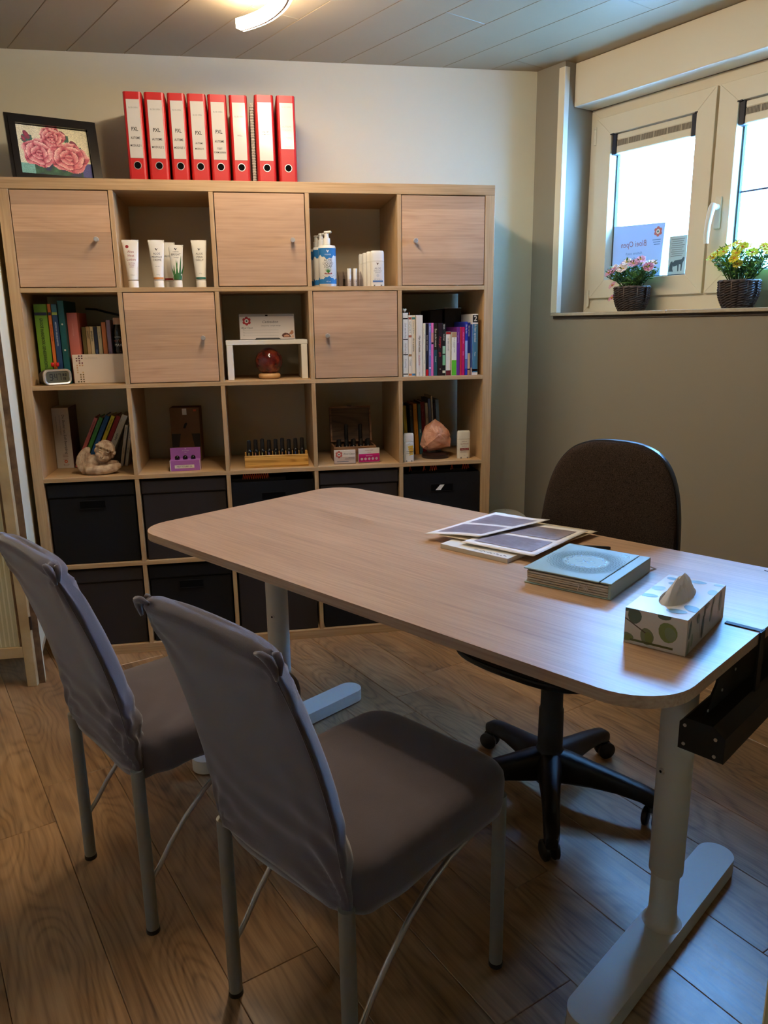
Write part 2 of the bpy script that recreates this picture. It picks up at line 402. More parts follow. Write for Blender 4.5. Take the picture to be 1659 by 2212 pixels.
M_rub = mat('grey_gasket', (60, 74, 78), .7)
M_pleat = mat('pleated_blind', (190, 176, 150), .8)
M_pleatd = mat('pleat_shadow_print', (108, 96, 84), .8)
for si, (a, c) in enumerate(((.207, .768), (.779, 1.345))):
    za, zb = 1.397, 2.131
    sa = frame('sash', M_cream, win, a, c, za, zb, (.079, .079, .075, .072), .156, .215)
    gx0, gx1, gz0, gz1 = a+.079, c-.079, za+.075, zb-.072
    frame('gasket', M_rub, sa, gx0+.001, gx1-.001, gz0, gz1-.001, (.006,)*4, .198, .214, bev=0)
    bxo('pane', M_glass, sa, gx0, gx1, .2035, .2065, gz0, gz1)
    if si == 1: bxo('glazing_bar', mat('dark_bar', (52, 50, 70), .5), sa, gx0, gx1, .2075, .211, 1.752, 1.759)
    # pleated blind rolled up inside the bead
    bl = thing('pleated_blind', ('cream pleated blind pulled up in the left window sash beside the white corner trim', 'cream pleated blind pulled up in the right window sash above the yellow flowers')[si], 'blind', tuple(WO+Vector((0, 0, 0))), TH)
    bxo('head_rail', M_cream, bl, gx0+.024, gx1-.024, .165, .197, gz1-.027, gz1-.004, .003)
    bxo('pleat_stack', M_pleat, bl, gx0+.024, gx1-.024, .168, .197, gz1-.050, gz1-.027)
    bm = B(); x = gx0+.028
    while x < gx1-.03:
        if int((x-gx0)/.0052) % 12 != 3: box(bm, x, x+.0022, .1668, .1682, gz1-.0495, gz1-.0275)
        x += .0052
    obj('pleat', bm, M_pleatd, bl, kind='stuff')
    bxo('bottom_rail', M_cream, bl, gx0+.024, gx1-.024, .164, .197, gz1-.080, gz1-.050, .003)
    for u, w in ((gx0+.002, gx0+.024), (gx1-.024, gx1-.002)):
        bm = box(B(), u, w, .162, .197, gz1-.082, gz1-.002, .002); box(bm, u-.006 if u < (a+c)/2 else w-.006, u+.012 if u < (a+c)/2 else w+.006, .154, .1665, gz1-.004, gz1+.001)
        obj('bracket', bm, mat('navy_black_plastic', (18, 18, 30), .5), bl)
# handle on the right sash
bm = box(B(), .803, .828, .146, .156, 1.628, 1.742, .003, 2); o = obj('handle_plate', bm, M_cream, win)
bm = B(); cyl(bm, (.8155, .146, 1.705), (.8155, .118, 1.705), .011); tube(bm, [(.8155, .12, 1.712), (.8155, .112, 1.70), (.812, .108, 1.675), (.808, .106, 1.64), (.806, .106, 1.60), (.806, .108, 1.575)], [.012, .013, .0115, .0105, .010, .009], 12)
obj('handle_lever', bm, M_white, o, smooth='auto')
for zz in (2.062, 1.392):
    bm = B(); cyl(bm, (.197, .162, zz-.03), (.197, .162, zz+.03), .0065); cyl(bm, (.197, .162, zz+.031), (.197, .162, zz+.04), .0075); obj('hinge', bm, M_creamtrim, win, smooth='auto')
# poster and flyer stuck on the pane, seen from behind
LIFT = (0, .0004)
def paper_glow(name, c, tr):
    m = mat(name, c, .8, spec=.1); nt = m.node_tree; t = nt.nodes.new('ShaderNodeBsdfTranslucent'); t.inputs[0].default_value = (*lin(c), 1); mxx = nt.nodes.new('ShaderNodeMixShader'); mxx.inputs[0].default_value = tr
    nt.links.new(nt.nodes['Principled BSDF'].outputs[0], mxx.inputs[1]); nt.links.new(t.outputs[0], mxx.inputs[2]); nt.links.new(mxx.outputs[0], nt.nodes['Material Output'].inputs[0]); return m
M_poster = paper_glow('backlit_poster_paper', (186, 218, 240), .13)
M_flyer = paper_glow('backlit_flyer_paper', (180, 198, 196), .07)
po = thing('poster', 'pale blue backlit poster on the left pane, mirrored lettering Bloei Open', 'poster', tuple(WO), TH)
bm = B(); vs = [(.291, 1.474), (.540, 1.474), (.552, 1.684), (.289, 1.693)]
a = [bm.verts.new((x, .1985, zz)) for x, zz in vs]; c = [bm.verts.new((x, .2015, zz)) for x, zz in vs]
bm.faces.new(a); bm.faces.new(c[::-1])
for i in range(4): bm.faces.new((a[i], c[i], c[(i+1) % 4], a[(i+1) % 4]))
obj('sheet', bm, M_poster, po)
bm = B(); f = lambda u, v: (u, .1981, v)
text(bm, 'Bloei Open', .034, .402, 1.612, f, 0, mirror=True, shear=.15, width=.13); text(bm, 'Autisme coach', .017, .406, 1.575, f, 1, mirror=True, shear=.3, width=.085); text(bm, 'Voetreflexologie', .017, .406, 1.553, f, 1, mirror=True, shear=.3, width=.095)
for k in range(3): rect(bm, .495+.004*k, .535-.003*k+.002*k, 1.619-.009*k, 1.622-.009*k, f, 1)
b2 = B(); flower_logo(b2, .520, 1.652, .021, f, 0, 1, 2); obj('logo', b2, [pal((196, 120, 116)), pal((226, 232, 232)), pal((60, 110, 120))], po, auto='keep')
obj('lettering', bm, [pal((150, 110, 116)), pal((96, 140, 176)), pal((196, 120, 116)), pal((226, 232, 232)), pal((60, 110, 120))], po, auto='keep')
fy = thing('flyer', 'small grey green flyer with a dog picture on the left pane beside the blue poster', 'flyer', tuple(WO), TH)
bxo('sheet', M_flyer, fy, .578, .659, .1985, .2015, 1.477, 1.626)
bm = B()
for k in range(9): rect(bm, .588+.004*(k % 2), .650-.005*(k % 3), 1.612-.008*k, 1.6145-.008*k, f, 0)
# a standing dog and a smaller one beside it
poly_flat(bm, [(.598, 1.522), (.610, 1.532), (.640, 1.534), (.648, 1.543), (.654, 1.540), (.652, 1.530), (.646, 1.520), (.643, 1.490), (.638, 1.490), (.638, 1.515), (.630, 1.516), (.629, 1.489), (.624, 1.489), (.622, 1.512), (.604, 1.508)], f, 1)
poly_flat(bm, [(.583, 1.490), (.586, 1.512), (.590, 1.526), (.598, 1.530), (.602, 1.518), (.600, 1.500), (.604, 1.489)], f, 1)
obj('print', bm, [pal((120, 130, 128)), pal((62, 78, 84))], fy, auto='keep')

# flower baskets on the sill
def basket(label, s, t, kind, seed):
    r = random.Random(seed); p = WO+WD*s+WN*t
    th = thing('flower_basket', label, 'plant', (p.x, p.y, 1.3357), TH)
    Mw = mat('dark_wicker', (56, 44, 40), .6, var=.25, vs=60); Mw2 = mat('wicker_stake', (96, 80, 68), .6)
    H = .094
    def R(z): u = z/H; return .044+.022*math.sin(min(1, u*1.1)*PI*.66)+(.0 if u < .8 else .004*(u-.8)/.2)
    lb = B(); lathe(lb, [(R(0)-.004, 0), (R(.02)-.004, .02), (R(.05)-.004, .05), (R(.09)-.004, .088), (.03, .080)], 24)
    bk = obj('basket', lb, Mw, th, smooth=True)
    bm = B(); rows = 11
    for k in range(rows):
        zz = .006+k*(H-.008)/(rows-1)
        for ph in (0, PI):
            pts = [((R(zz)+.0045*math.cos(8*a+ph))*math.cos(a), (R(zz)+.0045*math.cos(8*a+ph))*math.sin(a), zz+.003*math.sin(8*a+ph)) for a in (2*PI*i/48 for i in range(48))]
            tube(bm, pts, .0042, 5, closed=True)
    obj('weave', bm, Mw, bk, smooth=True)
    bm = B()
    for k in range(8):
        a = 2*PI*k/8+.2; tube(bm, [((R(zz)+.002)*math.cos(a), (R(zz)+.002)*math.sin(a), zz) for zz in (.004, .03, .06, H)], .0026, 6)
    obj('stake', bm, Mw2, bk, smooth=True)
    bm = B(); tube(bm, [((R(H)+.001)*math.cos(a), (R(H)+.001)*math.sin(a), H+.001*math.sin(5*a)) for a in (2*PI*i/32 for i in range(32))], .0045, 6, closed=True); obj('rim', bm, Mw2, bk, smooth=True)
    # stems, leaves
    st = B(); lf = B(); heads = []
    for k in range(64):
        a = r.uniform(0, 2*PI); q = math.sqrt(r.random()); hh = r.uniform(.05, .132)*(1-.40*q) + (.035 if kind == 'yellow' else .01)
        b0 = Vector((.03*q*math.cos(a), .03*q*math.sin(a), .08)); e = Vector((.118*q*math.cos(a), .075*q*math.sin(a), .08+hh))
        if kind == 'yellow' and k % 6 == 0: e += Vector((.05*r.random(), 0, .0))
        mid = (b0+e)/2+Vector((0, 0, .012)); tube(st, [b0, mid, e], [.0014, .0012, .0009], 4, cap=False)
        heads.append(e)
        for n in range(24):
            u = r.uniform(.25, 1.05); pp = b0.lerp(mid, u*2) if u < .5 else mid.lerp(e, u*2-1)
            d = Vector((r.uniform(-1, 1), r.uniform(-1, 1), r.uniform(-.1, 1))).normalized(); l = r.uniform(.013, .026); wv = d.cross(Vector((r.uniform(-1, 1), r.uniform(-1, 1), r.uniform(-1, 1)))).normalized()*.0030
            v = [lf.verts.new(x) for x in (pp, pp+d*l*.5+wv, pp+d*l, pp+d*l*.5-wv)]; fc = lf.faces.new(v); fc.material_index = r.choice((0, 0, 1))
    obj('stem', st, pal((46, 76, 30)), th, kind='stuff')
    obj('foliage', lf, [mat('leaf_green', (58, 104, 38), .55), mat('leaf_light_green', (110, 150, 70), .55)] if kind == 'pink' else [mat('leaf_green', (58, 104, 38), .55), mat('leaf_light_green2', (120, 160, 50), .55)], th, kind='stuff', auto='keep')
    heads.sort(key=lambda v: -(v.z - .35*v.y + .12*v.length))
    sel = heads[:17]
    if kind == 'pink': sel += [Vector((-.075, -.03, .055)), Vector((-.072, -.035, .105)), Vector((-.068, -.035, .09))][:2]
    else: sel += [Vector((.11, -.01, .19)), Vector((.02, -.05, .15))]
    pc = {'pink': [(222, 160, 176), (236, 214, 200), (206, 130, 150)], 'yellow': [(222, 206, 40), (200, 206, 60), (214, 176, 30)]}[kind]
    for n, h in enumerate(sel):
        bm = B(); d = Vector((h.x*4, h.y*4-.5, .6)).normalized(); rot = d.to_track_quat('Z', 'Y').to_matrix(); R0 = r.uniform(.017, .024)
        for k in range(13):
            a = 2*PI*k/13; ca, sa_ = math.cos(a), math.sin(a)
            P = [(R0*u*ca-R0*w*sa_, R0*u*sa_+R0*w*ca, z+.002*(k % 2)) for u, w, z in ((.1, .04, 0), (.55, .21, .003), (.88, .20, .003), (1, 0, .001), (.88, -.20, .003), (.55, -.21, .003), (.1, -.04, 0))]
            v = [bm.verts.new(h+rot @ Vector(x)) for x in P]; fc = bm.faces.new(v); fc.material_index = 0
        nv = len(bm.verts); ell(bm, h+rot @ Vector((0, 0, .002)), (.0048, .0048, .0035), 8, 5, 1)
        obj('flower', bm, [pal(r.choice(pc), .6), pal((206, 160, 40) if kind == 'pink' else (216, 128, 24), .7)], th)
basket('dark wicker basket of pink and cream artificial daisies on sill, below the blue poster', .505, .075, 'pink', 4)
basket('dark wicker basket of yellow artificial daisies on sill, in front of right sash', .975, .075, 'yellow', 9)

# ------------------------------------------------------------------ bookcase (5 x 5 cells), front at y = 0
P5 = .351; IN = .335; TO = .038; TI = .016; HT = 1.815; DP = .39
bc = thing('bookcase', 'large oak effect cube bookcase against the back wall, five doors and dark boxes', 'bookcase', (0, 0, 0))
bxo('side_panel', M_oakz, bc, 0, TO, 0, DP, 0, HT-TO, .0008); bxo('side_panel', M_oakz, bc, HT-TO, HT, 0, DP, 0, HT-TO, .0008)
bxo('top_panel', M_oakx, bc, 0, HT, 0, DP, HT-TO+.0004, HT, .0008); bxo('bottom_panel', M_oakx, bc, TO, HT-TO, 0, DP, .0, TO, .0008)
CX = [TO+P5*i for i in range(5)]; CZ = [TO+P5*i for i in range(5)]      # cell left edges, cell floors
for k in range(1, 5): bxo('shelf_board', M_oakx, bc, TO+.0003, HT-TO-.0003, .0, DP, CZ[k]-TI, CZ[k], .0006)
for k in range(5):
    for i in range(1, 5): bxo('divider', M_oakz, bc, CX[i]-TI, CX[i], .0005, DP, CZ[k]+.0003, CZ[k]+IN-.0003, .0006)
def door(ci, ri, kx):
    x, z = CX[ci], CZ[ri]
    d = bxo('door', M_door, bc, x+.003, x+IN-.003, .001, .019, z+.003, z+IN-.003, .001)
    kx = x+.052 if kx == 'l' else x+IN-.052
    bm = B(); ring = lambda y, r: [(kx+r*math.cos(2*PI*i/16), y, z+.166+r*math.sin(2*PI*i/16)) for i in range(16)]
    ring_loft(bm, [ring(.001, .0055), ring(-.012, .005), ring(-.014, .0085), ring(-.024, .009), ring(-.026, .0075)])
    obj('knob', bm, M_chrome, d, smooth='auto')
    # dark gap behind the door edges
for a in ((0, 4, 'r'), (2, 4, 'r'), (4, 4, 'l'), (1, 3, 'r'), (3, 3, 'l')): door(*a)
# storage boxes of the two lower rows
def lid_box(ci, ri, label, m, lid=True, slot=False, openb=False):
    x, z = CX[ci]+.004, CZ[ri]; w = IN-.008
    th = thing('storage_box', label, 'box', (x+w/2, .012, z), 0, None); h = .325 if not openb else .300
    x0, x1 = -w/2, w/2
    if openb:
        bm = B(); box(bm, x0, x1, 0, .006, 0, h); box(bm, x0, x1, .354, .36, 0, h); box(bm, x0, x0+.006, .006, .354, 0, h); box(bm, x1-.006, x1, .006, .354, 0, h); box(bm, x0, x1, 0, .36, 0, .006)
        obj('body', bm, m, th)
    else:
        hl = h-.055
        bxo('body', m, th, x0+.003, x1-.003, .003, .36, 0, hl, .004, 2)
        if lid: bxo('lid', m, th, x0, x1, -.002, .362, hl+.001, h, .005, 2)
    if slot:
        zz = h-.062 if not lid or openb else h-.085
        bm = box(B(), -.047, .047, -.0012, .002, zz-.014, zz+.014); obj('handle_slot', bm, M_hole, th)
        bm = B(); box(bm, -.05, .05, -.0022, .0, zz+.014, zz+.017); box(bm, -.05, .05, -.0022, 0, zz-.017, zz-.014); box(bm, -.05, -.047, -.0022, 0, zz-.014, zz+.014); box(bm, .047, .05, -.0022, 0, zz-.014, zz+.014); obj('slot_rim', bm, M_bbox, th)
    return th
lid_box(0, 1, 'black lidded storage box with handle slot, in the far left column of the bookcase', M_bbox, True, True)
lid_box(1, 1, 'brown grey lidded fabric storage box partly hidden by the left desk corner', M_dbox)
tb = lid_box(2, 1, 'open black storage box with an orange spiral binding poking out', M_bbox, False, True, True)
lid_box(3, 1, 'brown grey lidded fabric box under the wooden oil bottle chest cell', M_dbox)
tb2 = lid_box(4, 1, 'open black storage box with white paper showing in its handle slot', M_bbox, False, True, True)
lid_box(0, 0, 'brown grey lidded fabric box in the bottom left corner of the bookcase', M_dbox)
lid_box(1, 0, 'black lidded storage box with handle slot, bottom row behind the front chair', M_bbox, True, True)
lid_box(2, 0, 'brown grey lidded fabric box in the bottom row beside the left desk leg', M_dbox)
lid_box(3, 0, 'plain black lidded storage box in the bottom row under the desk edge', M_bbox)
M_or = pal((226, 96, 40), .5)
def zigzag(label, cx, z0, w, n, gaps=()):
    th = thing('spiral_notebook', label, 'notebook', (cx, .030, z0), 0)
    bxo('cover', M_black, th, -.12, .12, .001, .016, 0, .305, .001)
    bm = B(); x = -w/2; st = w/n
    for k in range(n):
        if k in gaps: continue
        xx = -w/2+k*st; tube(bm, [(xx, -.002, .302), (xx+st*.45, -.003, .327), (xx+st*.9, -.002, .306)], .0016, 5)
    obj('spiral_binding', bm, M_or, th)
zigzag('black notebook with a dense orange spiral binding standing in an open black box', CX[2]+.10, CZ[1]+.0065, .105, 12)
zigzag('black notebook with sparse orange binding loops in the box below the salt lamp', CX[4]+.16, CZ[1]+.0065, .26, 26, (1, 2, 3, 4, 5, 7, 8, 12, 13, 14, 15, 16, 17, 19, 20, 21, 22))
th = thing('paper_sheet', 'white folded paper showing through the handle slot of a black box', 'paper', (CX[4]+.17, .008, CZ[1]), 0)
bm = B(); v = [bm.verts.new(p) for p in ((-.030, .0015, .228), (-.008, .0015, .228), (.008, .0015, .250), (-.010, .0015, .250), (-.030, .0035, .228), (-.008, .0035, .228), (.008, .0035, .250), (-.010, .0035, .250))]
for f_ in ((0, 1, 2, 3), (7, 6, 5, 4), (0, 4, 5, 1), (1, 5, 6, 2), (2, 6, 7, 3), (3, 7, 4, 0)): bm.faces.new([v[i] for i in f_])
obj('sheet', bm, M_paper, th)

# ------------------------------------------------------------------ books
LIFT = (0, .0003)
def book(label, x0, x1, z0, h, c, y0=.012, d=.16, lean=0, group=None, spine=(), txt=(), page=True, rough=.5):
    """spine: (zfrac0, zfrac1, colour) bands; txt: (string, size, fraction from top, colour, offset across)"""
    w = x1-x0; mm = pal(c, rough)
    th = thing('book', label, 'book', (x0, y0, z0), 0, group)
    if lean:
        th.rotation_euler = (0, lean, 0)
        if lean > 0: th.location.z += w*math.sin(lean)
    t = min(.0022, w*.2)
    bm = B(); box(bm, 0, w, 0, t, 0, h, .0006); box(bm, 0, t, t, d, 0, h); box(bm, w-t, w, t, d, 0, h)
    obj('cover', bm, mm, th)
    bxo('pages', M_page, th, t, w-t, t, d-.003, .003, h-.003)
    if spine or txt:
        bm = B(); ms = []
        def mi(cc):
            m = pal(cc)
            if m not in ms: ms.append(m)
            return ms.index(m)
        for a, b_, cc in spine:
            b2 = B(); rect(b2, .0006, w-.0006, h*a+.0005, h*b_-.0005, front(0, -.0003, 0)); obj('spine_band', b2, pal(cc), th, auto='keep')
        for n, (s, size, fr_, cc, off) in enumerate(txt):
            text(bm, s, size, 0, 0, bold=.014 if s.isupper() else 0, f=spine_down(w/2+off, -.0006, h*(1-fr_)), mi=mi(cc), align='LEFT', limit=h*(1-fr_)-.004)
        if len(bm.verts): obj('lettering', bm, ms, th, auto='keep')
        else: bm.free()
    return th
K, Wt, Gr = (24, 22, 24), (232, 226, 214), (120, 116, 112)
Z2, Z3 = CZ[3], CZ[2]
g5 = 'books beside the right bookcase post'
B5 = [
 ('white book with small black squares on spine, first at the left in the right column', 1.4475, 1.468, .249, (222, 218, 206), [(.9, .925, K), (.58, .60, K), (.34, .36, K), (.03, .05, K)], [('Zelf aan de slag', .009, .16, Gr, 0), ('Geef me de 5', .009, .47, Gr, 0), ('Coaching', .009, .72, Gr, 0)]),
 ('cream book with four coloured squares and black lettering, second from left', 1.470, 1.4835, .240, (226, 214, 188), [(.93, .97, (150, 70, 50)), (.64, .68, (170, 100, 70)), (.33, .37, (150, 110, 60)), (.01, .05, (190, 110, 50))], [('Geef me de 5', .008, .10, K, 0), ('Colette', .008, .72, K, 0)]),
 ('cream book with one coloured square at each end and bold italic lettering', 1.4842, 1.499, .240, (224, 212, 188), [(.93, .97, (60, 120, 120)), (.01, .05, (60, 110, 150))], [('Colette de Bruin', .007, .1, Gr, 0), ('dit is autisme', .010, .37, K, 0)]),
 ('thick cream book with the title Mijn kind heeft autisme on its spine', 1.5015, 1.528, .240, (216, 208, 192), [], [('Mijn kind heeft', .0108, .33, (60, 52, 60), 0), ('autisme', .013, .65, (178, 110, 120), 0), ('nino', .008, .93, Gr, 0)]),
 ('thin cream book with no large lettering, between thick cream and navy books', 1.530, 1.540, .208, (222, 210, 180), [], [('autisme', .006, .2, Gr, 0), ('boek', .006, .7, Gr, 0)]),
 ('navy book with a red foot on the spine', 1.542, 1.5525, .207, (26, 24, 48), [(.0, .13, (190, 20, 40))], [('Leven met autisme', .008, .22, (190, 188, 200), 0)]),
 ('thin lavender blue book with white dot near the foot, left of the pink book', 1.5535, 1.5625, .208, (106, 118, 178), [(.14, .17, (220, 220, 230))], [('Autisme', .007, .05, Wt, 0), ('in beeld', .007, .5, Wt, 0)]),
 ('bright pink book with a dark band and orange patch', 1.5635, 1.573, .209, (226, 112, 170), [(.64, .82, (214, 140, 120)), (.60, .64, K)], []),
 ('black and teal book reading Een echt mens', 1.5745, 1.590, .207, (30, 30, 28), [(.0, .50, (34, 78, 92))], [('Een echt mens', .012, .10, (226, 222, 200), 0), ('Gerland', .007, .62, Wt, 0)]),
 ('black book with dark red edge and red lettering', 1.5915, 1.609, .208, (34, 12, 14), [], [('Asperger', .012, .25, (190, 60, 60), 0), ('gids', .012, .55, (190, 60, 60), 0), ('A', .007, .86, Wt, 0)]),
 ('black book with pale green lettering blocks on spine', 1.610, 1.623, .207, (20, 22, 20), [(.42, .57, (150, 190, 150)), (.2, .4, (120, 176, 130)), (.05, .10, (220, 214, 180))], [('Brein', .009, .02, Wt, 0), ('bedriegt', .008, .2, Wt, 0)]),
 ('short pale mint and cream book with red head band, lettering in grey', 1.6245, 1.6455, .174, (176, 206, 184), [(.12, .94, (226, 220, 206)), (.94, 1, (150, 20, 30)), (.0, .12, (100, 20, 36))], [('ik ben uniek', .010, .15, Gr, 0)]),
 ('short white book with a bright green lower third', 1.648, 1.6685, .172, (230, 224, 206), [(.0, .36, (90, 176, 40)), (.88, 1, (170, 130, 90))], [('als je autisme hebt', .008, .12, Gr, .002), ('praktisch', .006, .22, Gr, -.004)]),
 ('purple book, left of the pink red pair', 1.670, 1.683, .191, (112, 40, 130), [], [('hooggevoelig', .008, .1, (190, 140, 200), 0)]),
 ('thin coral pink book between purple and magenta books', 1.6835, 1.6905, .191, (206, 60, 84), [], []),
 ('magenta book with pink lettering', 1.6910, 1.7025, .191, (186, 14, 92), [], [('Houd me vast', .008, .1, (240, 150, 190), 0), ('liefde', .008, .5, (240, 150, 190), 0)]),
 ('blue book fading to light cloud blue, taller than the magenta book', 1.7040, 1.7150, .212, (38, 54, 160), [(.3, .65, (150, 170, 214)), (.12, .3, (90, 110, 180))], [('De dag dat', .008, .05, Wt, 0)]),
 ('navy and tan book with a black band near foot', 1.7155, 1.7270, .209, (34, 40, 110), [(.0, .1, (190, 150, 120)), (.1, .12, K), (.12, .42, (206, 180, 150))], [('Een sprookje', .008, .06, Wt, 0)]),
 ('thin slate blue book with tan foot, left of the big number 2 book', 1.7275, 1.7335, .202, (44, 66, 120), [(.0, .15, (190, 150, 120))], []),
 ('tall white and blue book with a big 2 at the top of the spine', 1.7345, 1.7585, .242, (236, 232, 224), [(.04, .84, (70, 120, 150)), (.86, .985, K), (.06, .10, (200, 60, 80))], [('Ik ben speciaal', .012, .17, Wt, 0), ('Peter', .008, .62, Wt, 0)]),
]
for n, (lb, a, b_, h, c, sp, tx) in enumerate(B5):
    t = book(lb, a, b_, Z2, h, c, .012+.002*(n % 3), .17 if h > .19 else .15, 0, g5, sp, tx)
    if n == 19:
        bm = B(); text(bm, '2', .03, .012, h*.922, front(0, -.0007, 0), 0, bold=.01); obj('numeral', bm, M_white, t, auto='keep')
    if n == 0:
        bm = B(); ell(bm, (.011, .02, h+.010), (.006, .006, .006), 8, 6); ell(bm, (.006, .02, h+.013), (.004, .004, .004), 8, 6); ell(bm, (.016, .02, h+.013), (.004, .004, .004), 8, 6); cyl(bm, (.011, .02, h-.006), (.011, .02, h+.008), .0012); obj('bookmark', bm, pal((210, 204, 190)), t, smooth=True)
    if n == 1:
        bm = box(B(), .007, .0095, .02, .021, h-.006, h+.012); obj('bookmark', bm, pal((196, 120, 90)), t)
# two black folders behind the books
th = thing('folder', 'black upright folder behind the shorter books at the right', 'folder', (1.600, .19, Z2), 0); bxo('cover', M_black, th, 0, .055, 0, .17, 0, .262, .002); bxo('elastic', M_gink, th, -.0008, .0558, .02, .024, -.0, .2628)
th = thing('folder', 'black upright folder behind the tall book with the big 2', 'folder', (1.664, .19, Z2), 0); bxo('cover', M_black, th, 0, .072, 0, .17, 0, .268, .002); bxo('paper_edge', M_paper, th, .0, .072, .0, .008, .2685, .2705)
# salt-lamp cell: books standing deep in the cell, leaning a little
g6 = 'books behind the salt lamp'
for lb, a, b_, h, c, tx in (
 ('dark navy book, leftmost behind the white roll-on stick', 1.478, 1.489, .222, (20, 34, 62), []),
 ('yellow book behind the white roll-on stick', 1.4925, 1.507, .212, (196, 168, 46), [('natuurlijk', .008, .5, K, 0)]),
 ('charcoal book between the yellow and orange books', 1.510, 1.521, .217, (40, 38, 34), [('alchemist', .007, .1, (150, 130, 90), 0)]),
 ('orange ochre book in front of the others, left of the salt lamp', 1.526, 1.5425, .222, (206, 128, 26), [('A', .010, .10, (150, 70, 20), 0), ('kracht', .009, .5, (150, 70, 20), 0)]),
 ('teal green book, right of the orange ochre book', 1.546, 1.559, .221, (52, 92, 96), [('stilte', .008, .5, Wt, 0)]),
 ('dark red book with faded lettering', 1.562, 1.581, .227, (120, 20, 24), [('De weg naar', .009, .15, (190, 90, 80), 0)]),
 ('cream book standing right of the dark red book', 1.584, 1.5955, .222, (206, 196, 170), [('YOGA', .008, .2, Gr, 0)]),
 ('silver blue thin book', 1.598, 1.609, .240, (110, 116, 140), []),
 ('thin white book, tallest behind the salt lamp', 1.6115, 1.618, .252, (214, 206, 190), [('healing', .006, .2, Gr, 0)]),
 ('thin dark plum book', 1.6215, 1.629, .222, (54, 42, 46), []),
 ('light blue sky patterned book, rightmost behind the salt lamp', 1.631, 1.6455, .236, (130, 170, 206), [])):
    o = book(lb, a, b_, Z3, h, c, .215 if 'orange' not in lb else .195, .13, -.055, g6, (), tx)
    o.location.x += .012 if a > 1.50 else .004
# herbal books (top of left column)
g7 = 'books in the alarm clock cell'
GN, OR, BL = (112, 156, 40), (214, 112, 40), (34, 66, 110)
for lb, a, b_, h, c, y0, d, sp, tx in (
 ('thick bright green book lettered Groot handboek geneeskrachtige planten', .052, .097, .298, GN, .10, .2, [(.86, .90, (26, 32, 62))], [('GROOT HANDBOEK GENEESKRACHTIGE PLANTEN', .0155, .17, (22, 40, 26), -.001)]),
 ('thin orange book with a navy band near the top, beside the thick green book', .101, .112, .298, OR, .10, .2, [(.86, .90, (26, 32, 62))], [('PLANTEN THERAPIE', .007, .25, (150, 50, 30), 0)]),
 ('dark blue book with a lime band near the top', .1145, .134, .298, BL, .10, .2, [(.865, .9, (176, 196, 90)), (.9, .99, (52, 104, 120))], [('MEDISCH KRUIDENBOEK', .008, .22, (190, 200, 214), 0)]),
 ('tall teal ring folder with two white studs on its spine', .1375, .159, .310, (16, 82, 82), .10, .22, [], []),
 ('wide salmon pink book standing behind the white box', .161, .199, .266, (206, 112, 96), .125, .18, [], [('aromatherapie', .008, .15, (230, 170, 150), 0)]),
 ('small olive brown book above the white box', .2055, .2195, .212, (106, 92, 42), .15, .13, [], []),
 ('small tan book with dark lettering, next to the olive one', .221, .2335, .214, (178, 148, 104), .15, .13, [], [('LUCHT', .009, .08, K, 0)]),
 ('small cream book lettered in capitals, next to the tan one', .235, .2475, .214, (196, 176, 136), .15, .13, [], [('ENGELEN', .009, .08, K, 0)]),
 ('small navy book with a light blue title', .249, .2615, .211, (28, 38, 62), .15, .13, [], [('Ademhaling', .007, .4, (130, 150, 200), 0)]),
 ('small grey beige book, left of the small orange book', .263, .2765, .215, (176, 164, 132), .15, .13, [], [('Essentie', .008, .1, Gr, 0)]),
 ('small orange brown book above the middle of the white box', .280, .2955, .230, (190, 110, 56), .15, .13, [], [('mudra', .008, .6, Wt, 0)]),
 ('small mottled purple book beside the black supplement bottle', .298, .3125, .238, (150, 132, 160), .15, .13, [], [('reiki', .008, .5, (90, 80, 120), 0)])):
    o = book(lb, a, b_, Z2, h, c, y0, d, 0, g7, sp, tx)
    if 'studs' in lb:
        for zz in (.223, .127): bm = B(); ell(bm, (.0105, -.001, zz), (.0035, .002, .0035), 10, 6); obj('stud', bm, M_white, o, smooth=True)
# thick white book and the leaning row (third shelf, left column)
o = book('very thick white hardback lettered De Sleutel tot Zelf-Bevrijding with brown red side', .0395, .104, Z3, .247, (216, 208, 196), .235, .145, 0, None, [], [('De Sleutel tot Zelf-Bevrijding', .0135, .11, (50, 44, 42), .010), ('het mysterie van de ziekte', .0075, .12, Gr, -.004), ('een psychosomatische reis', .0065, .14, Gr, -.018)])
bxo('side_board', pal((84, 36, 28)), o, .0648, .0662, .003, .145, 0, .247)
bm = B(); disc(bm, .036, .028, .0065, front(0, -.0006, 0), 0, 14); disc(bm, .036, .028, .0025, front(0, -.0009, 0), 1, 10)
for q in (.010, .019): rect(bm, .026, .046, .028-.001+q*1.0, .028+.0002+q, front(0, -.0006, 0), 2)
for q in (.036, .041, .046): rect(bm, .026, .046, q+.012, q+.0132, front(0, -.0006, 0), 2)
rect(bm, .026, .0275, .012, .018, front(0, -.0006, 0), 2); rect(bm, .0445, .046, .012, .018, front(0, -.0006, 0), 2); rect(bm, .026, .046, .012, .0132, front(0, -.0006, 0), 2)
obj('emblem', bm, [pal((206, 92, 40)), M_paper, pal((150, 110, 90))], o, auto='keep')
g8 = 'small books leaning to the right behind the stone cherub'
base = .112
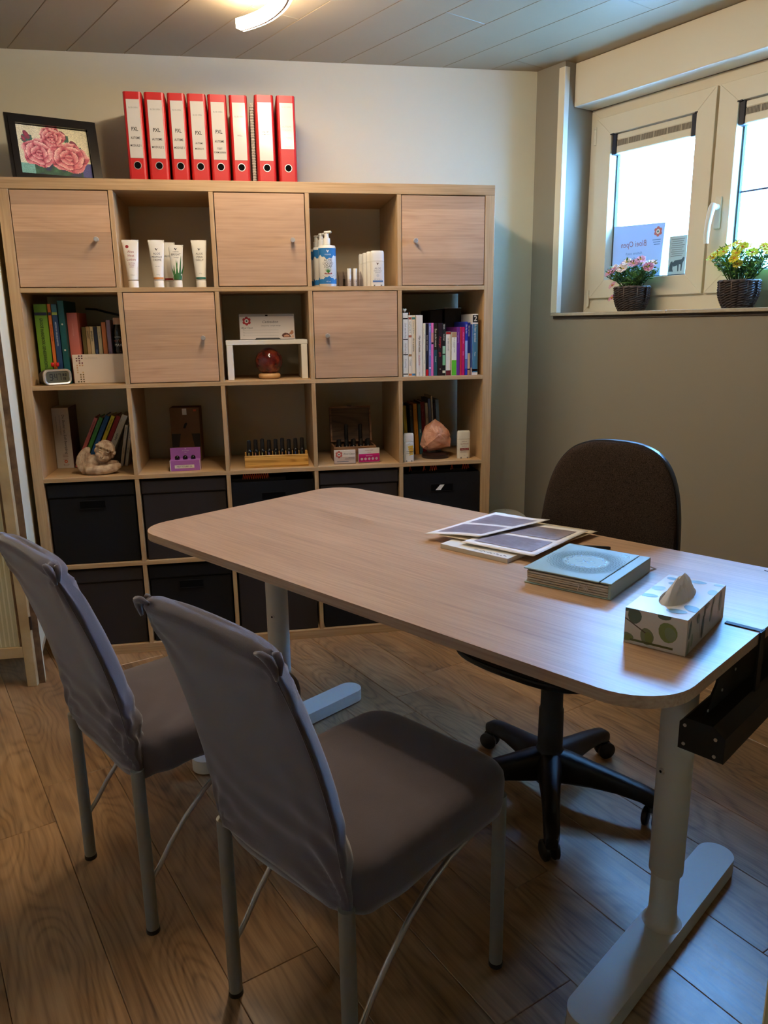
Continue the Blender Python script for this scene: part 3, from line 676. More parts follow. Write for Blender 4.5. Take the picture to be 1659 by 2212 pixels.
for k, (lb, x, c, w, h, tx) in enumerate((
 ('small salmon pink book, leftmost of the leaning row', .110, (206, 110, 110), .0135, .222, 'Het Groeiboek'),
 ('small green book in the leaning row', .1295, (76, 150, 56), .015, .222, 'Het Groeiboek'),
 ('small blue book in the leaning row', .151, (26, 88, 150), .0165, .229, ''),
 ('small yellow book in the leaning row', .1745, (214, 196, 46), .0145, .228, 'Het Groeiboek'),
 ('small dark red book in the leaning row', .1955, (150, 22, 24), .0165, .226, ''),
 ('larger white book lettered LEVEN leaning right of the red one', .217, (206, 202, 192), .0225, .228, ''))):
    o = book(lb, x, x+w, Z3+.0005, h, c, .225, .12, .445, g8, (), [(tx, .0085, .06, (60, 50, 46), 0)] if tx else ([('LEVEN!', .010, .36, (70, 66, 62), 0), ('gids', .006, .1, Gr, -.006)] if 'LEVEN' in lb else ()))
for k, (x, lb) in enumerate(((.2885, 'thin white booklet with lettering, left one of two at the divider'), (.3065, 'thin white booklet with lettering, right one against the divider'))):
    book(lb, x, x+.0115, Z3+.0005, .172, (214, 208, 198), .222, .12, .20, g8, (), [('Het grote boek van', .006, .05, K, 0), ('klein geluk', .006, .55, K, 0)])

# ------------------------------------------------------------------ things on the shelves
Z4 = CZ[4]
def bend(cx, R, y, z0, ry=None):       # wraps flat print around an upright round body
    ry = ry or R
    return lambda u, v: (cx+R*math.sin(u/R), y-ry*math.cos(u/R), z0+v)
def squeeze_tube(label, x, hgt, wt, cap_r, band, lines, emblem=None, leaf=False, y=.035):
    th = thing('squeeze_tube', label, 'tube', (x, y, Z4), 0, 'squeeze tubes in the open top cell')
    hc = .026; n = 24
    bm = B(); lathe(bm, [(cap_r*.93, 0), (cap_r, .001), (cap_r, hc-.001), (cap_r*.97, hc)], 24); obj('cap', bm, M_white, th, smooth='auto')
    rings = []
    for k in range(13):
        u = k/12; z = hc+.002+(hgt-hc-.002)*u
        rx = cap_r*1.02+(wt/2-cap_r*1.02)*u; ry = cap_r*1.02*(1-u)**.8+.0012
        rings.append([(rx*math.cos(2*PI*i/n), ry*math.sin(2*PI*i/n), z) for i in range(n)])
    bm = B(); ring_loft(bm, rings); obj('body', bm, M_white, th, smooth='auto')
    bxo('crimp', M_white, th, -wt/2, wt/2, -.0011, .0011, hgt-.009, hgt)
    def fr(u, v):
        t = max(0, min(1, (v-hc)/(hgt-hc))); rx = cap_r*1.02+(wt/2-cap_r*1.02)*t; ry = cap_r*1.02*(1-t)**.8+.0012
        s = max(-.98, min(.98, u/rx)); return (u, -ry*math.sqrt(1-s*s)-.0006, v)
    bm = B(); ms = [pal(c) for c in ((60, 56, 54), band or (200, 190, 170), (150, 40, 44), (44, 96, 44), (70, 120, 60))]
    if band:
        N2 = 10
        for i in range(N2):
            x0 = -cap_r*.98+2*cap_r*.98*i/N2; x1 = x0+2*cap_r*.98/N2
            poly_flat(bm, [(x0, hc+.004), (x1, hc+.004), (x1, hc+.011), (x0, hc+.011)], fr, 1)
    for s, size, z, ci, dx in lines: text(bm, s, size*.86, dx, z, fr, ci, limit=wt*.62)
    if emblem == 'bird': bird(bm, 0, hgt-(.016 if leaf else .034), .0055, fr, 0)
    if emblem == 'red': disc(bm, -.012, hgt-.024, .006, fr, 2)
    if leaf:
        for k, (bx, a, l) in enumerate(((-.012, .0, .05), (-.005, .12, .065), (.003, -.05, .07), (.010, .12, .085), (-.009, -.28, .04), (.013, .32, .05))):
            P = []
            for t in range(7): q = t/6; wv = .0042*(1-q)**.7; P.append((bx*.8+math.sin(a)*l*q-wv, hc+.006+l*q))
            for t in range(6, -1, -1): q = t/6; wv = .0042*(1-q)**.7; P.append((bx*.8+math.sin(a)*l*q+wv, hc+.006+l*q))
            for j in range(6):
                poly_flat(bm, [P[j], P[13-j], P[12-j], P[j+1]] if j < 5 else [P[5], P[8], P[7]], fr, 3 if k % 2 else 4)
        for i in range(8):
            x0 = -cap_r+2*cap_r*i/8; poly_flat(bm, [(x0, hc+.002), (x0+cap_r/4, hc+.002), (x0+cap_r/4, hc+.030-.004*abs(i-3.5)), (x0, hc+.030-.004*abs(i-4.5))], fr, 3)
    obj('lettering', bm, ms, th, auto='keep'); return th
LIFT = (0, .0003)
squeeze_tube('white squeeze tube with red lettering Aloe Heat Lotion, leftmost tube', .430, .170, .060, .0185, None, [('Aloe', .014, .128, 2, 0), ('Heat', .014, .114, 2, 0), ('Lotion', .014, .100, 2, 0), ('Soothing', .007, .088, 2, 0), ('Massage', .007, .081, 2, 0), ('Lotion', .007, .074, 2, 0), ('118 ml', .006, .045, 0, 0)], 'red')
squeeze_tube('white squeeze tube with an orange band lettered Aloe Propolis Creme', .522, .170, .058, .0185, (206, 130, 60), [('ALOE', .012, .121, 0, 0), ('PROPOLIS', .012, .109, 0, 0), ('CREME', .012, .098, 0, 0), ('with aloe', .005, .076, 0, 0), ('113 g', .006, .046, 0, 0)], 'bird')
squeeze_tube('white squeeze tube with dark red band half hidden behind the propolis tube', .556, .168, .056, .018, (150, 40, 44), [('ALOE', .012, .118, 0, 0)], None, y=.10)
squeeze_tube('shorter white tube lettered Bright with green aloe leaves on it', .591, .153, .055, .0165, None, [('FOREVER', .006, .128, 0, 0), ('BRIGHT', .013, .118, 0, 0), ('Toothgel', .006, .108, 0, 0)], 'bird', True)
squeeze_tube('white squeeze tube with a green band lettered Aloe Vera Gelly, rightmost tube', .676, .170, .057, .0185, (30, 100, 90), [('ALOE', .012, .121, 0, 0), ('VERA', .012, .109, 0, 0), ('GELLY', .012, .098, 0, 0), ('113 g', .006, .050, 0, 0)], 'bird')
# pump bottles: oval bodies
def pump(label, x, y, full):
    th = thing('pump_bottle', label, 'bottle', (x, y, Z4), 0, 'pump bottles of liquid soap in a row')
    rx, ry = .034, .026
    pf = [(.9, 0), (1, .004), (1, .140), (.985, .146), (.9, .151), (.42, .1535)]
    bm = B(); rings = [[(rx*s*math.cos(2*PI*i/32), ry*s*math.sin(2*PI*i/32), z) for i in range(32)] for s, z in pf]; ring_loft(bm, rings); obj('body', bm, M_white, th, smooth='auto')
    bm = B(); lathe(bm, [(.0135, .1537), (.0135, .178), (.012, .179), (.009, .180), (.0085, .196), (.0075, .1965)], 20)
    obj('collar', bm, M_white, th, smooth='auto')
    bm = B(); lathe(bm, [(.0095, .1967), (.0105, .198), (.0105, .2015), (.009, .2035)], 18); tube(bm, [(.003, -.004, .1995), (.012, -.022, .1995), (.0135, -.026, .1965)], [.0052, .0045, .0035], 10); obj('pump_head', bm, M_white, th, smooth='auto')
    def fr(u, v):
        a = u/rx; return (rx*1.006*math.sin(a), -ry*1.02*math.cos(a), v)
    bm = B(); ms = [pal(c) for c in ((40, 112, 170), (70, 68, 66), (52, 120, 50), (150, 60, 50), (228, 230, 230))]
    N2 = 24; A = rx*1.45
    for i in range(N2):
        x0 = -A+2*A*i/N2; x1 = x0+2*A/N2
        zt = lambda xx: .108-.006*math.cos(xx*95)+.003*math.sin(xx*330); zb = lambda xx: .032+.005*math.cos(xx*110)+.002*math.sin(xx*400)
        poly_flat(bm, [(x0, zt(x0)), (x1, zt(x1)), (x1, .141), (x0, .141)], fr, 0); poly_flat(bm, [(x0, .010), (x1, .010), (x1, zb(x1)), (x0, zb(x0))], fr, 0)
    if full:
        fr2 = lambda u, v: tuple(a+b for a, b in zip(fr(u, v), (0, -.0005, 0)))
        for s, size, z in (('ALOE', .013, .096), ('LIQUID', .013, .0845), ('SOAP', .013, .073)): text(bm, s, size, 0, z, fr2, 1)
        bird(bm, 0, .129, .006, fr2, 4); text(bm, 'FOREVER', .006, 0, .117, fr2, 4); text(bm, '473 ml', .006, 0, .018, fr2, 4)
        for k in range(9):
            a = (k-4)*.22; poly_flat(bm, [(-.002, .050), (.002, .050), (.016*math.sin(a)*1.2, .050+.020*math.cos(a))], fr2, 2)
        for k in range(5): disc(bm, (k-2)*.006, .048-.001*(k % 2), .0028, fr2, 3, 8)
        rect(bm, -.022, .022, .040, .0415, fr2, 1); rect(bm, -.016, .016, .036, .0372, fr2, 1)
    obj('label', bm, ms, th, auto='keep')
pump('front white and blue pump bottle lettered Aloe Liquid Soap', 1.156, .033, True)
pump('second white and blue pump bottle, behind the front soap bottle', 1.142, .105, False)
pump('rearmost white and blue pump bottle at the cell divider', 1.130, .175, False)
# clear lip-balm tray
M_clear = bpy.data.materials.new('clear_acrylic'); M_clear.use_nodes = True
nt = M_clear.node_tree; nt.nodes.remove(nt.nodes['Principled BSDF']); g1 = nt.nodes.new('ShaderNodeBsdfTransparent'); g1.inputs[0].default_value = (.965, .95, .97, 1); g2 = nt.nodes.new('ShaderNodeBsdfGlossy'); g2.inputs['Roughness'].default_value = .05
fz = fresnel_thin(nt, 1.5); mx = nt.nodes.new('ShaderNodeMixShader')
nt.links.new(fz.outputs[0], mx.inputs[0]); nt.links.new(g1.outputs[0], mx.inputs[1]); nt.links.new(g2.outputs[0], mx.inputs[2]); nt.links.new(mx.outputs[0], nt.nodes['Material Output'].inputs[0])
th = thing('display_tray', 'clear acrylic stepped display tray between soap bottles and deodorant sticks', 'tray', (1.246, .022, Z4), 0)
bm = B()
for k in range(5):
    xx = -.047+.0232*k; pts = [(0, 0), (.065, 0), (.065, .060), (.05, .060), (0, .028)]
    a = [bm.verts.new((xx-.0008, p[0], p[1])) for p in pts]; c = [bm.verts.new((xx+.0008, p[0], p[1])) for p in pts]
    bm.faces.new(a); bm.faces.new(c[::-1])
    for i in range(5): bm.faces.new((a[i], c[i], c[(i+1) % 5], a[(i+1) % 5]))
obj('side_wall', bm, M_clear, th)
bm = B(); box(bm, -.046, .046, 0, .0016, .001, .028); box(bm, -.046, .046, .022, .0236, .001, .043); box(bm, -.046, .046, .044, .0456, .001, .055); box(bm, -.046, .046, .063, .0646, .001, .060); box(bm, -.046, .046, .0, .065, 0, .0014); obj('step_wall', bm, M_clear, th)
for k, x in enumerate((1.2405, 1.264)):
    th = thing('lip_balm', ('white lip balm stick in the clear tray, left of two', 'white lip balm stick in the clear tray, right of two')[k], 'lip balm', (x, .0347, Z4+.0015), 0, 'lip balm sticks in the clear tray')
    bm = B(); lathe(bm, [(.0072, 0), (.0075, .001), (.0075, .028)], 16); obj('body', bm, M_white, th, smooth='auto')
    bm = B(); lathe(bm, [(.0077, .0285), (.0077, .064), (.0072, .0665)], 16); obj('cap', bm, M_white, th, smooth='auto')
    bm = B(); fr = bend(0, .0077, 0, 0); rect(bm, -.006, .006, .006, .011, fr, 0); rect(bm, -.003, .003, .016, .021, fr, 1); obj('label', bm, [pal((120, 40, 36)), M_ink], th, auto='keep')
def stick(label, x, y, z0, w, h, d, lines, cat='deodorant', bands=(), extra=None, group=None, name='deodorant_stick', full=True):
    th = thing(name, label, cat, (x, y, z0), 0, group)
    n = 32
    def oval(s, zz, e=3.2): return [(w/2*s*math.copysign(abs(math.cos(2*PI*i/n))**(2/e), math.cos(2*PI*i/n)), d/2*s*math.copysign(abs(math.sin(2*PI*i/n))**(2/e), math.sin(2*PI*i/n)), zz) for i in range(n)]
    hb = h*.70
    bm = B(); ring_loft(bm, [oval(.97, 0), oval(1, .002), oval(1, hb)]); obj('body', bm, M_white, th, smooth='auto')
    bm = B(); ring_loft(bm, [oval(1, hb+.0008), oval(1, h-.012), oval(.97, h-.005), oval(.86, h-.0008), oval(.5, h)]); obj('cap', bm, M_white, th, smooth='auto')
    if full:
        bm = B(); box(bm, -w*.30, -w*.20, -d/2-.0004, -d/2+.004, .0, .006); box(bm, w*.20, w*.30, -d/2-.0004, -d/2+.004, .0, .006); obj('notch', bm, M_gink, th)
        bm = B(); f = front(0, -d/2-.0005, 0); f2 = front(0, -d/2-.0009, 0); ms = []
        def mi(c):
            m = pal(c)
            if m not in ms: ms.append(m)
            return ms.index(m)
        for x0, x1, z0_, z1, c in bands: rect(bm, x0, x1, z0_, z1, f, mi(c))
        for s, size, zz, c in lines: text(bm, s, size, 0, zz, f2, mi(c))
        if extra: extra(bm, f, mi)
        obj('lettering', bm, ms, th, auto='keep')
    return th
gd = 'deodorant sticks in a row in the top right open cell'
stick('front white deodorant stick lettered Aloe with a blue band', 1.349, .022, Z4, .054, .133, .026, [('ALOE', .010, .066, Gr), ('EVER-SHIELD', .0055, .057, Gr), ('Deodorant', .0045, .051, K), ('NET WT 92.1 g', .0045, .026, K)], 'deodorant', [(-.020, .020, .0155, .0215, (74, 110, 160))], lambda bm, f, mi: (bird(bm, 0, .083, .0055, f, mi((84, 60, 40))), disc(bm, 0, .040, .006, f, mi((206, 204, 198)), 12)), gd)
for k in range(3): stick(('second white deodorant stick behind the front one', 'third white deodorant stick counted from the front', 'rearmost white deodorant stick behind three others')[k], 1.339-.009*k, .060+.042*k, Z4, .054, .133-.001*k, .026, [], 'deodorant', (), None, gd, full=False)
stick('white stick with yellow brush print left of the salt lamp', 1.4725, .036, Z3+.0003, .043, .118, .024, [('LIPS', .005, .075, Gr)], 'deodorant', (), lambda bm, f, mi: ([poly_flat(bm, [(-.006+.002*k, .064-.008*k), (.016-.001*(k % 2), .068-.008*k), (.018, .062-.008*k), (-.004+.001*k, .058-.008*k)], f, mi(((224, 176, 40), (206, 150, 30))[k % 2])) for k in range(5)], rect(bm, -.012, .016, .042, .043, f, mi(K)), rect(bm, -.012, .010, .034, .035, f, mi(K))))
stick('white stick with dark red box label, right of the salt lamp', 1.715, .058, Z3+.0003, .056, .117, .028, [('without', .007, .073, (120, 90, 90)), ('ALUMINIUM', .0065, .062, (150, 60, 60)), ('deodorant', .005, .053, (120, 90, 90)), ('OdorBlock', .0075, .0395, (226, 200, 196)), ('dermatologically tested', .0035, .030, (120, 90, 90)), ('75 g', .004, .014, Gr)], 'deodorant', [(-.0195, .0195, .035, .0445, (128, 24, 30)), (-.0195, .0195, .0265, .0272, (128, 24, 30))])

# picture frame with roses, leaning back
FA = math.radians(22.1)
th = thing('picture_frame', 'black framed picture of three pink roses leaning on top of the bookcase', 'picture', (.033, .108, HT+.0005), FA)
tilt = math.radians(13.5); FW, FH, FB = .318, .250, .034
tm = Matrix.Rotation(-tilt, 4, 'X')
def fx(bm): return xform(bm, tm)
def ftag(o): o.rotation_euler = (-tilt, 0, 0); return o
bm = B()
def bar(pts, y0, y1):
    a = [bm.verts.new((p[0], y0, p[1])) for p in pts]; c = [bm.verts.new((p[0], y1, p[1])) for p in pts]; bm.faces.new(a); bm.faces.new(c[::-1])
    for i in range(4): bm.faces.new((a[i], c[i], c[(i+1) % 4], a[(i+1) % 4]))
for b0, y0 in ((0, -.006), (.012, -.012)):
    O = [(b0, b0), (FW-b0, b0), (FW-b0, FH-b0), (b0, FH-b0)]; e = FB-b0 if b0 else .012
    I = [(b0+e, b0+e), (FW-b0-e, b0+e), (FW-b0-e, FH-b0-e), (b0+e, FH-b0-e)]
    for i in range(4): bar([O[i], O[(i+1) % 4], I[(i+1) % 4], I[i]], y0, .010)
ftag(obj('frame', bm, mat('glossy_black_lacquer', (12, 10, 10), .2, coat=.4), th))
ftag(bxo('backing', M_black, th, .01, FW-.01, .006, .0095, .01, FH-.01))
iw, ih = FW-2*FB-.004, FH-2*FB-.004; nu, nv = 96, 72
def rose(u, v, cx, cy, r, sq=1.0):
    n = mnoise.noise(Vector((u*9, v*9, 5.5))); n2 = mnoise.noise(Vector((u*22, v*22, 1.5)))
    dx, dy = (u-cx)/r, (v-cy)/(r*sq); d = math.hypot(dx, dy); a = math.atan2(dy, dx)
    d *= 1+.10*n; a += .35*n
    if d > 1.0+.07*math.sin(5*a+1): return None
    q = d**.8*3.6; k = int(q); fr_ = q-k; m = k+2
    pf = (a*m/(2*PI)+k*.37) % 1.0; ed = abs(pf-.5)*2
    t = .30+.55*fr_-.50*max(0, ed-.62)/.38+.10*k-.22*max(0, -dy)*d+.12*n2
    if fr_ < .12 and k: t -= .30
    t = max(0, min(1, t))
    A, Bc, Cc = (112, 14, 40), (200, 92, 104), (238, 190, 178)
    return [A[i]+(Bc[i]-A[i])*t*2 if t < .5 else Bc[i]+(Cc[i]-Bc[i])*(t*2-1) for i in range(3)]
rr = random.Random(5)
def pic(u, v):                     # u right 0..1.33, v up 0..1
    n = mnoise.noise(Vector((u*7, v*7, 2)))
    col = [222+8*n, 214+6*n, 178+10*n]
    if v < .34+.16*n+.05*math.sin(u*9) and .18 < u < 1.28: col = [30+30*max(0, n), 70+50*n, 46+30*abs(n)] if n > -.2 else [30, 40, 70]
    if v < .22 and u < .25: col = [120, 176, 160]
    if v < .30 and u > 1.15: col = [70, 70, 130]
    for bx, by, br in ((.17, .80, .06), (.11, .72, .04), (.86, .86, .06), (1.05, .64, .085)):
        d = math.hypot((u-bx)+.3*(v-by), (v-by)*.6)/br
        if d < .9: col = [170-60*d, 50, 70]
        elif d < 1.5 and v < by: col = [54, 96, 80]
    for cx, cy, r, sq in ((.64, .80, .24, .95), (.36, .45, .30, .98), (.92, .40, .37, .85)):
        c = rose(u, v, cx, cy, r, sq)
        if c: col = c
    g = rr.uniform(.88, 1.06); return [max(0, min(255, x*g)) for x in col]
bm = B(); cl = bm.loops.layers.float_color.new('Col'); x0, z0 = FB+.002, FB+.002
gv = [[bm.verts.new((x0+iw*i/nu, -.0005, z0+ih*j/nv)) for i in range(nu+1)] for j in range(nv+1)]
for j in range(nv):
    for i in range(nu):
        f = bm.faces.new((gv[j][i], gv[j][i+1], gv[j+1][i+1], gv[j+1][i])); c = (*lin(pic((i+.5)/nu*1.33, (j+.5)/nv)), 1)
        for l in f.loops: l[cl] = c
mm = mat('rose_print', (200, 160, 150), .6); at = mm.node_tree.nodes.new('ShaderNodeVertexColor'); at.layer_name = 'Col'; mm.node_tree.links.new(at.outputs[0], mm.node_tree.nodes['Principled BSDF'].inputs['Base Color'])
ftag(obj('picture', bm, mm, th, auto='keep'))
bm = B(); box(bm, FW/2-.03, FW/2+.03, .012, .015, .004, .17); xform(bm, Matrix.Translation((0, .085, .0)) @ Matrix.Rotation(.26, 4, 'X')); obj('easel_leg', bm, M_black, th)

# binders on top
BX = [(.437, .503), (.511, .584), (.593, .657), (.664, .732), (.738, .807), (.816, .883), (.909, .981), (.991, 1.061)]
BT = [[('BLOEI-OPEN', .0075, .262, 0), ('PXL', .0185, .190, 1), ('AUTISME', .0115, .160, 1), ('MODULE 1', .0105, .134, 1)],
      [('BLOEI-OPEN', .0075, .258, 0), ('PXL', .0185, .188, 1), ('AUTISME', .0115, .157, 1), ('MODULE 2', .0105, .130, 1)],
      [('BLOEI-OPEN', .0075, .258, 0), ('PXL', .0185, .188, 1), ('AUTISME', .0115, .157, 1), ('MODULE 3', .0105, .130, 1)],
      [('BLOEI OPEN', .0075, .243, 0), ('PXL', .0185, .182, 1), ('AUTISME', .008, .147, 1), ('MODULE 5', .008, .128, 1)],
      [('BLOEI OPEN', .0075, .256, 0), ('PXL', .0185, .188, 1), ('AUTISME', .0115, .155, 1), ('TEST', .009, .130, 1), ('FORMULIEREN', .0085, .117, 1)],
      [('BLOEI OPEN', .0075, .242, 0), ('WELL', .008, .177, 0)],
      [('BLOEI OPEN', .0075, .250, 0), ('WAI TIPS', .0075, .192, 1), ('AUTISMECOACH', .0065, .183, 1)],
      [('BLOEI OPEN', .0075, .280, 2), ('AUTISME', .010, .212, 2), ('COACH NL', .010, .200, 2), ('AUTISME', .0115, .172, 2), ('ONLINE', .0115, .142, 2)]]
BL_ = ['red lever arch binder labelled Module 1, leftmost of the binder row', 'red binder labelled Module 2, standing second from left', 'red binder labelled Module 3, standing third from left', 'red binder with small lettering, fourth from left', 'red binder labelled Test Formulieren, fifth from left', 'red binder with nearly blank label, left of the spiral booklet', 'red binder right of the spiral booklet, label with two small lines', 'red binder at the right end of the row, label torn at the bottom']
M_glossl = mat('glossy_label', (196, 190, 176), .15); M_label = mat('label_card', (188, 182, 168), .7)
for k, (a, b_) in enumerate(BX):
    w = b_-a; h = .316 if k != 6 and k != 7 else .320
    th = thing('lever_arch_binder', BL_[k], 'binder', (a, .118, HT+.0005), 0, 'red lever arch binders on top of the bookcase')
    pts = [(0, .012), (.004, .002), (.010, 0), (w-.010, 0), (w-.004, .002), (w, .012), (w, .283), (w-.003, .283), (w-.003, .014), (.003, .014), (.003, .283), (0, .283)]
    bm = prism(B(), pts, 0, h); cv = obj('cover', bm, M_red, th)
    bxo('paper_block', M_page, th, .006, w-.006, .05, .26, .012, h-.022)
    lw = w*.70; lx = w/2+.001; z0 = .092 if k < 7 else .135; z1 = h-.026
    bxo('label_card', M_glossl if k >= 5 else M_label, th, lx-lw/2, lx+lw/2, -.0012, -.0002, z0, z1)
    bm = B(); f = front(lx, -.0016, 0)
    for s, size, z, ci in BT[k]: text(bm, s, size, 0, z, f, ci, limit={'P': .0235, 'A': .0335, 'M': .0385, 'B': .032, 'F': .042, 'T': .020, 'C': .034, 'O': .028, 'W': .028}[s[0]]*lw/.047*(.8 if ci == 1 and size < .0085 and s[0] != 'F' else 1), bold=.012 if ci == 1 else 0)
    obj('lettering', bm, [M_gink, M_ink, pal((150, 142, 132))], th, auto='keep')
    bm = B(); cx, cz = w/2+.001, .067
    ring = lambda y, r: [(cx+r*math.cos(2*PI*i/28), y, cz+r*math.sin(2*PI*i/28)) for i in range(28)]
    ring_loft(bm, [ring(-.0002, .0142), ring(-.0016, .0138), ring(-.0016, .0120), ring(-.0002, .0116)], False, False); obj('finger_ring', bm, M_chrome, th, smooth='auto')
    bm = B(); bm.faces.new([bm.verts.new(p) for p in ring(-.0007, .0118)]); obj('finger_hole', bm, M_hole, th)
th = thing('spiral_booklet', 'thin grey patterned spiral booklet squeezed between the red binders', 'notebook', (.8875, .135, HT+.0005), 0)
bxo('cover', mat('patterned_grey', (190, 182, 168), .7, var2=(110, 106, 98), vs=260), th, .004, .017, .006, .215, 0, .296, .001)
bm = B()
for k in range(30):
    zz = .008+.0095*k; tube(bm, [(.0105+.0078*math.cos(a), .006+.006*math.sin(a), zz) for a in (2*PI*i/10 for i in range(10))], .0011, 4, closed=True)
obj('spiral_binding', bm, mat('white_coil', (206, 200, 188), .5), th, smooth=True)

# alarm clock, flowers behind it, white box, bottles
th = thing('alarm_clock', 'small digital alarm clock showing 9:47 with a silver bezel, left column', 'clock', (.122, .046, Z2+.0003), math.radians(36))
W2, H2 = .106, .058
def rr_ring(y, w, h, r, z0=0): return [(p[0], y, p[1]+z0) for p in rrect(-w/2, w/2, -h/2, h/2, r, 5)]
bm = B(); ring_loft(bm, [rr_ring(.004, W2-.004, H2-.003, .018, .030), rr_ring(.022, W2-.004, H2-.003, .018, .030), rr_ring(.052, W2-.010, H2-.010, .016, .027)]); obj('body', bm, mat('dark_brown_plastic', (34, 28, 24), .4), th, smooth='auto')
bm = B(); ring_loft(bm, [rr_ring(.005, W2, H2, .020, .030), rr_ring(-.003, W2, H2, .020, .030), rr_ring(-.006, W2-.005, H2-.005, .018, .030), rr_ring(-.004, W2-.016, H2-.014, .012, .030), rr_ring(-.001, W2-.018, H2-.016, .012, .030)], False, False); obj('bezel', bm, M_chrome, th, smooth='auto')
bm = B(); vs = [bm.verts.new(p) for p in rr_ring(-.0015, W2-.0165, H2-.0145, .012, .030)]; bm.faces.new(vs); obj('display', bm, mat('lcd_grey', (86, 86, 70), .25), th)
bm = B()
SEG = {'9': 'abcdfg', '4': 'bcfg', '7': 'abc', '5': 'acdfg', '1': 'bc', '8': 'abcdefg', '0': 'abcdef'}
def digit(ch, x, z, w, h):
    t = .0022; f = front(0, -.0022, 0)
    R_ = {'a': (x, x+w, z+h-t, z+h), 'd': (x, x+w, z, z+t), 'g': (x, x+w, z+h/2-t/2, z+h/2+t/2), 'f': (x, x+t, z+h/2, z+h), 'e': (x, x+t, z, z+h/2), 'b': (x+w-t, x+w, z+h/2, z+h), 'c': (x+w-t, x+w, z, z+h/2)}
    for s in SEG[ch]: rect(bm, *R_[s], f, 0)
digit('9', -.030, .018, .011, .024); digit('4', -.013, .018, .011, .024); digit('7', .002, .018, .011, .024)
f = front(0, -.0022, 0); disc(bm, -.016, .026, .0014, f); disc(bm, -.016, .034, .0014, f)
digit('1', .018, .018, .005, .010); digit('5', .025, .018, .006, .010); digit('8', .019, .032, .006, .010); digit('0', .028, .032, .006, .010)
obj('digits', bm, M_ink, th, auto='keep')
for k, (x, lb) in enumerate(((.101, 'tiny red felt tulip behind the alarm clock, left one'), (.118, 'tiny red felt tulip behind the alarm clock, right one'))):
    th = thing('felt_tulip', lb, 'flower', (x, .083, Z2), 0, 'red felt tulips behind the clock')
    bm = B(); cyl(bm, (0, 0, 0), (0, 0, .066), .0012, seg=6); obj('stem', bm, pal((50, 100, 40)), th)
    bm = B(); lathe(bm, [(.003, .066), (.0062, .070), (.0068, .075), (.006, .080)], 10)
    for i in range(4): ell(bm, (.0045*math.cos(i*PI/2), .0045*math.sin(i*PI/2), .080), (.0024, .0024, .003), 6, 4)
    obj('petals', bm, pal((206, 26, 24)), th, smooth=True)
th = thing('carton_box', 'white carton box with coloured dots in front of small books', 'box', (.171, .095, Z2+.0003), 0)
bxo('carton', mat('white_carton', (222, 206, 188), .7), th, 0, .200, 0, .050, 0, .109, .0012)
bm = B(); f = front(0, -.0008, 0); dc = [(92, 30, 60), (120, 60, 70), (200, 150, 110), (206, 170, 120), (130, 110, 70), (90, 80, 50)]
rows = [(.0, (2, 3)), (1, (1, 2, 3)), (2, (1, 2)), (3, (2, 3)), (4, (1, 2, 3)), (5, (1,)), (6, (1,)), (7, (1, 3)), (8, (2, 3)), (9, (2, 3)), (10, (2, 3)), (11, (1, 2, 3))]
for r_, cs in rows:
    for c in cs: disc(bm, .006+.0098*c, .104-.0088*r_, .0030, f, min(5, int(r_/2)), 10)
text(bm, 'doTERRA', .012, .044, .0952, f, 6, align='LEFT')
obj('print', bm, [pal(c) for c in dc]+[pal((200, 188, 174))], th, auto='keep')
M_bot = mat('black_glossy_bottle', (14, 12, 12), .22)
for k, (x, y, lb) in enumerate(((.338, .165, 'black supplement bottle lettered Mito Max with a tan cap'), (.3525, .225, 'black supplement bottle with tan cap behind the lettered one'))):
    x = (.340, .350)[k]
    th = thing('supplement_bottle', lb, 'bottle', (x-.004 if k == 0 else .353, y+.012, Z2+.0003), 0, 'black supplement bottles beside the small books')
    R0 = .0215 if k == 0 else .0185
    bm = B(); lathe(bm, [(R0*.95, 0), (R0, .003), (R0, .190), (R0*.9, .200), (R0*.68, .212), (R0*.66, .220)], 28); obj('body', bm, M_bot, th, smooth='auto')
    bm = B(); lathe(bm, [(R0*.72, .2205), (R0*.72, .243), (R0*.66, .2455)], 24); obj('cap', bm, pal((206, 160, 130)), th, smooth='auto')
    if k == 0:
        bm = B(); fr = bend(0, R0+.0006, 0, 0)
        text(bm, 'doTERRA', .006, -.001, .172, fr, 0); text(bm, 'MITO', .013, -.002, .156, fr, 1); text(bm, 'MAX', .014, .0, .141, fr, 0); rect(bm, -.012, .006, .122, .1235, fr, 1); rect(bm, -.010, .008, .116, .1172, fr, 1)
        obj('lettering', bm, [pal((216, 210, 200)), pal((150, 80, 50))], th, auto='keep')
th = thing('cable', 'black cable hanging at the back of the alarm clock cell', 'cable', (0, 0, 0), 0)
bm = B(); tube(bm, [(.19, .36, Z2+.285), (.235, .34, Z2+.282), (.28, .30, Z2+.270), (.33, .29, Z2+.258), (.36, .30, Z2+.252), (.368, .34, Z2+.25)], .004, 8); obj('cord', bm, M_black, th, smooth=True)
bm = B(); ell(bm, (.248, .322, Z2+.281), (.004, .004, .004), 8, 6); obj('connector', bm, M_gink, th, smooth=True)

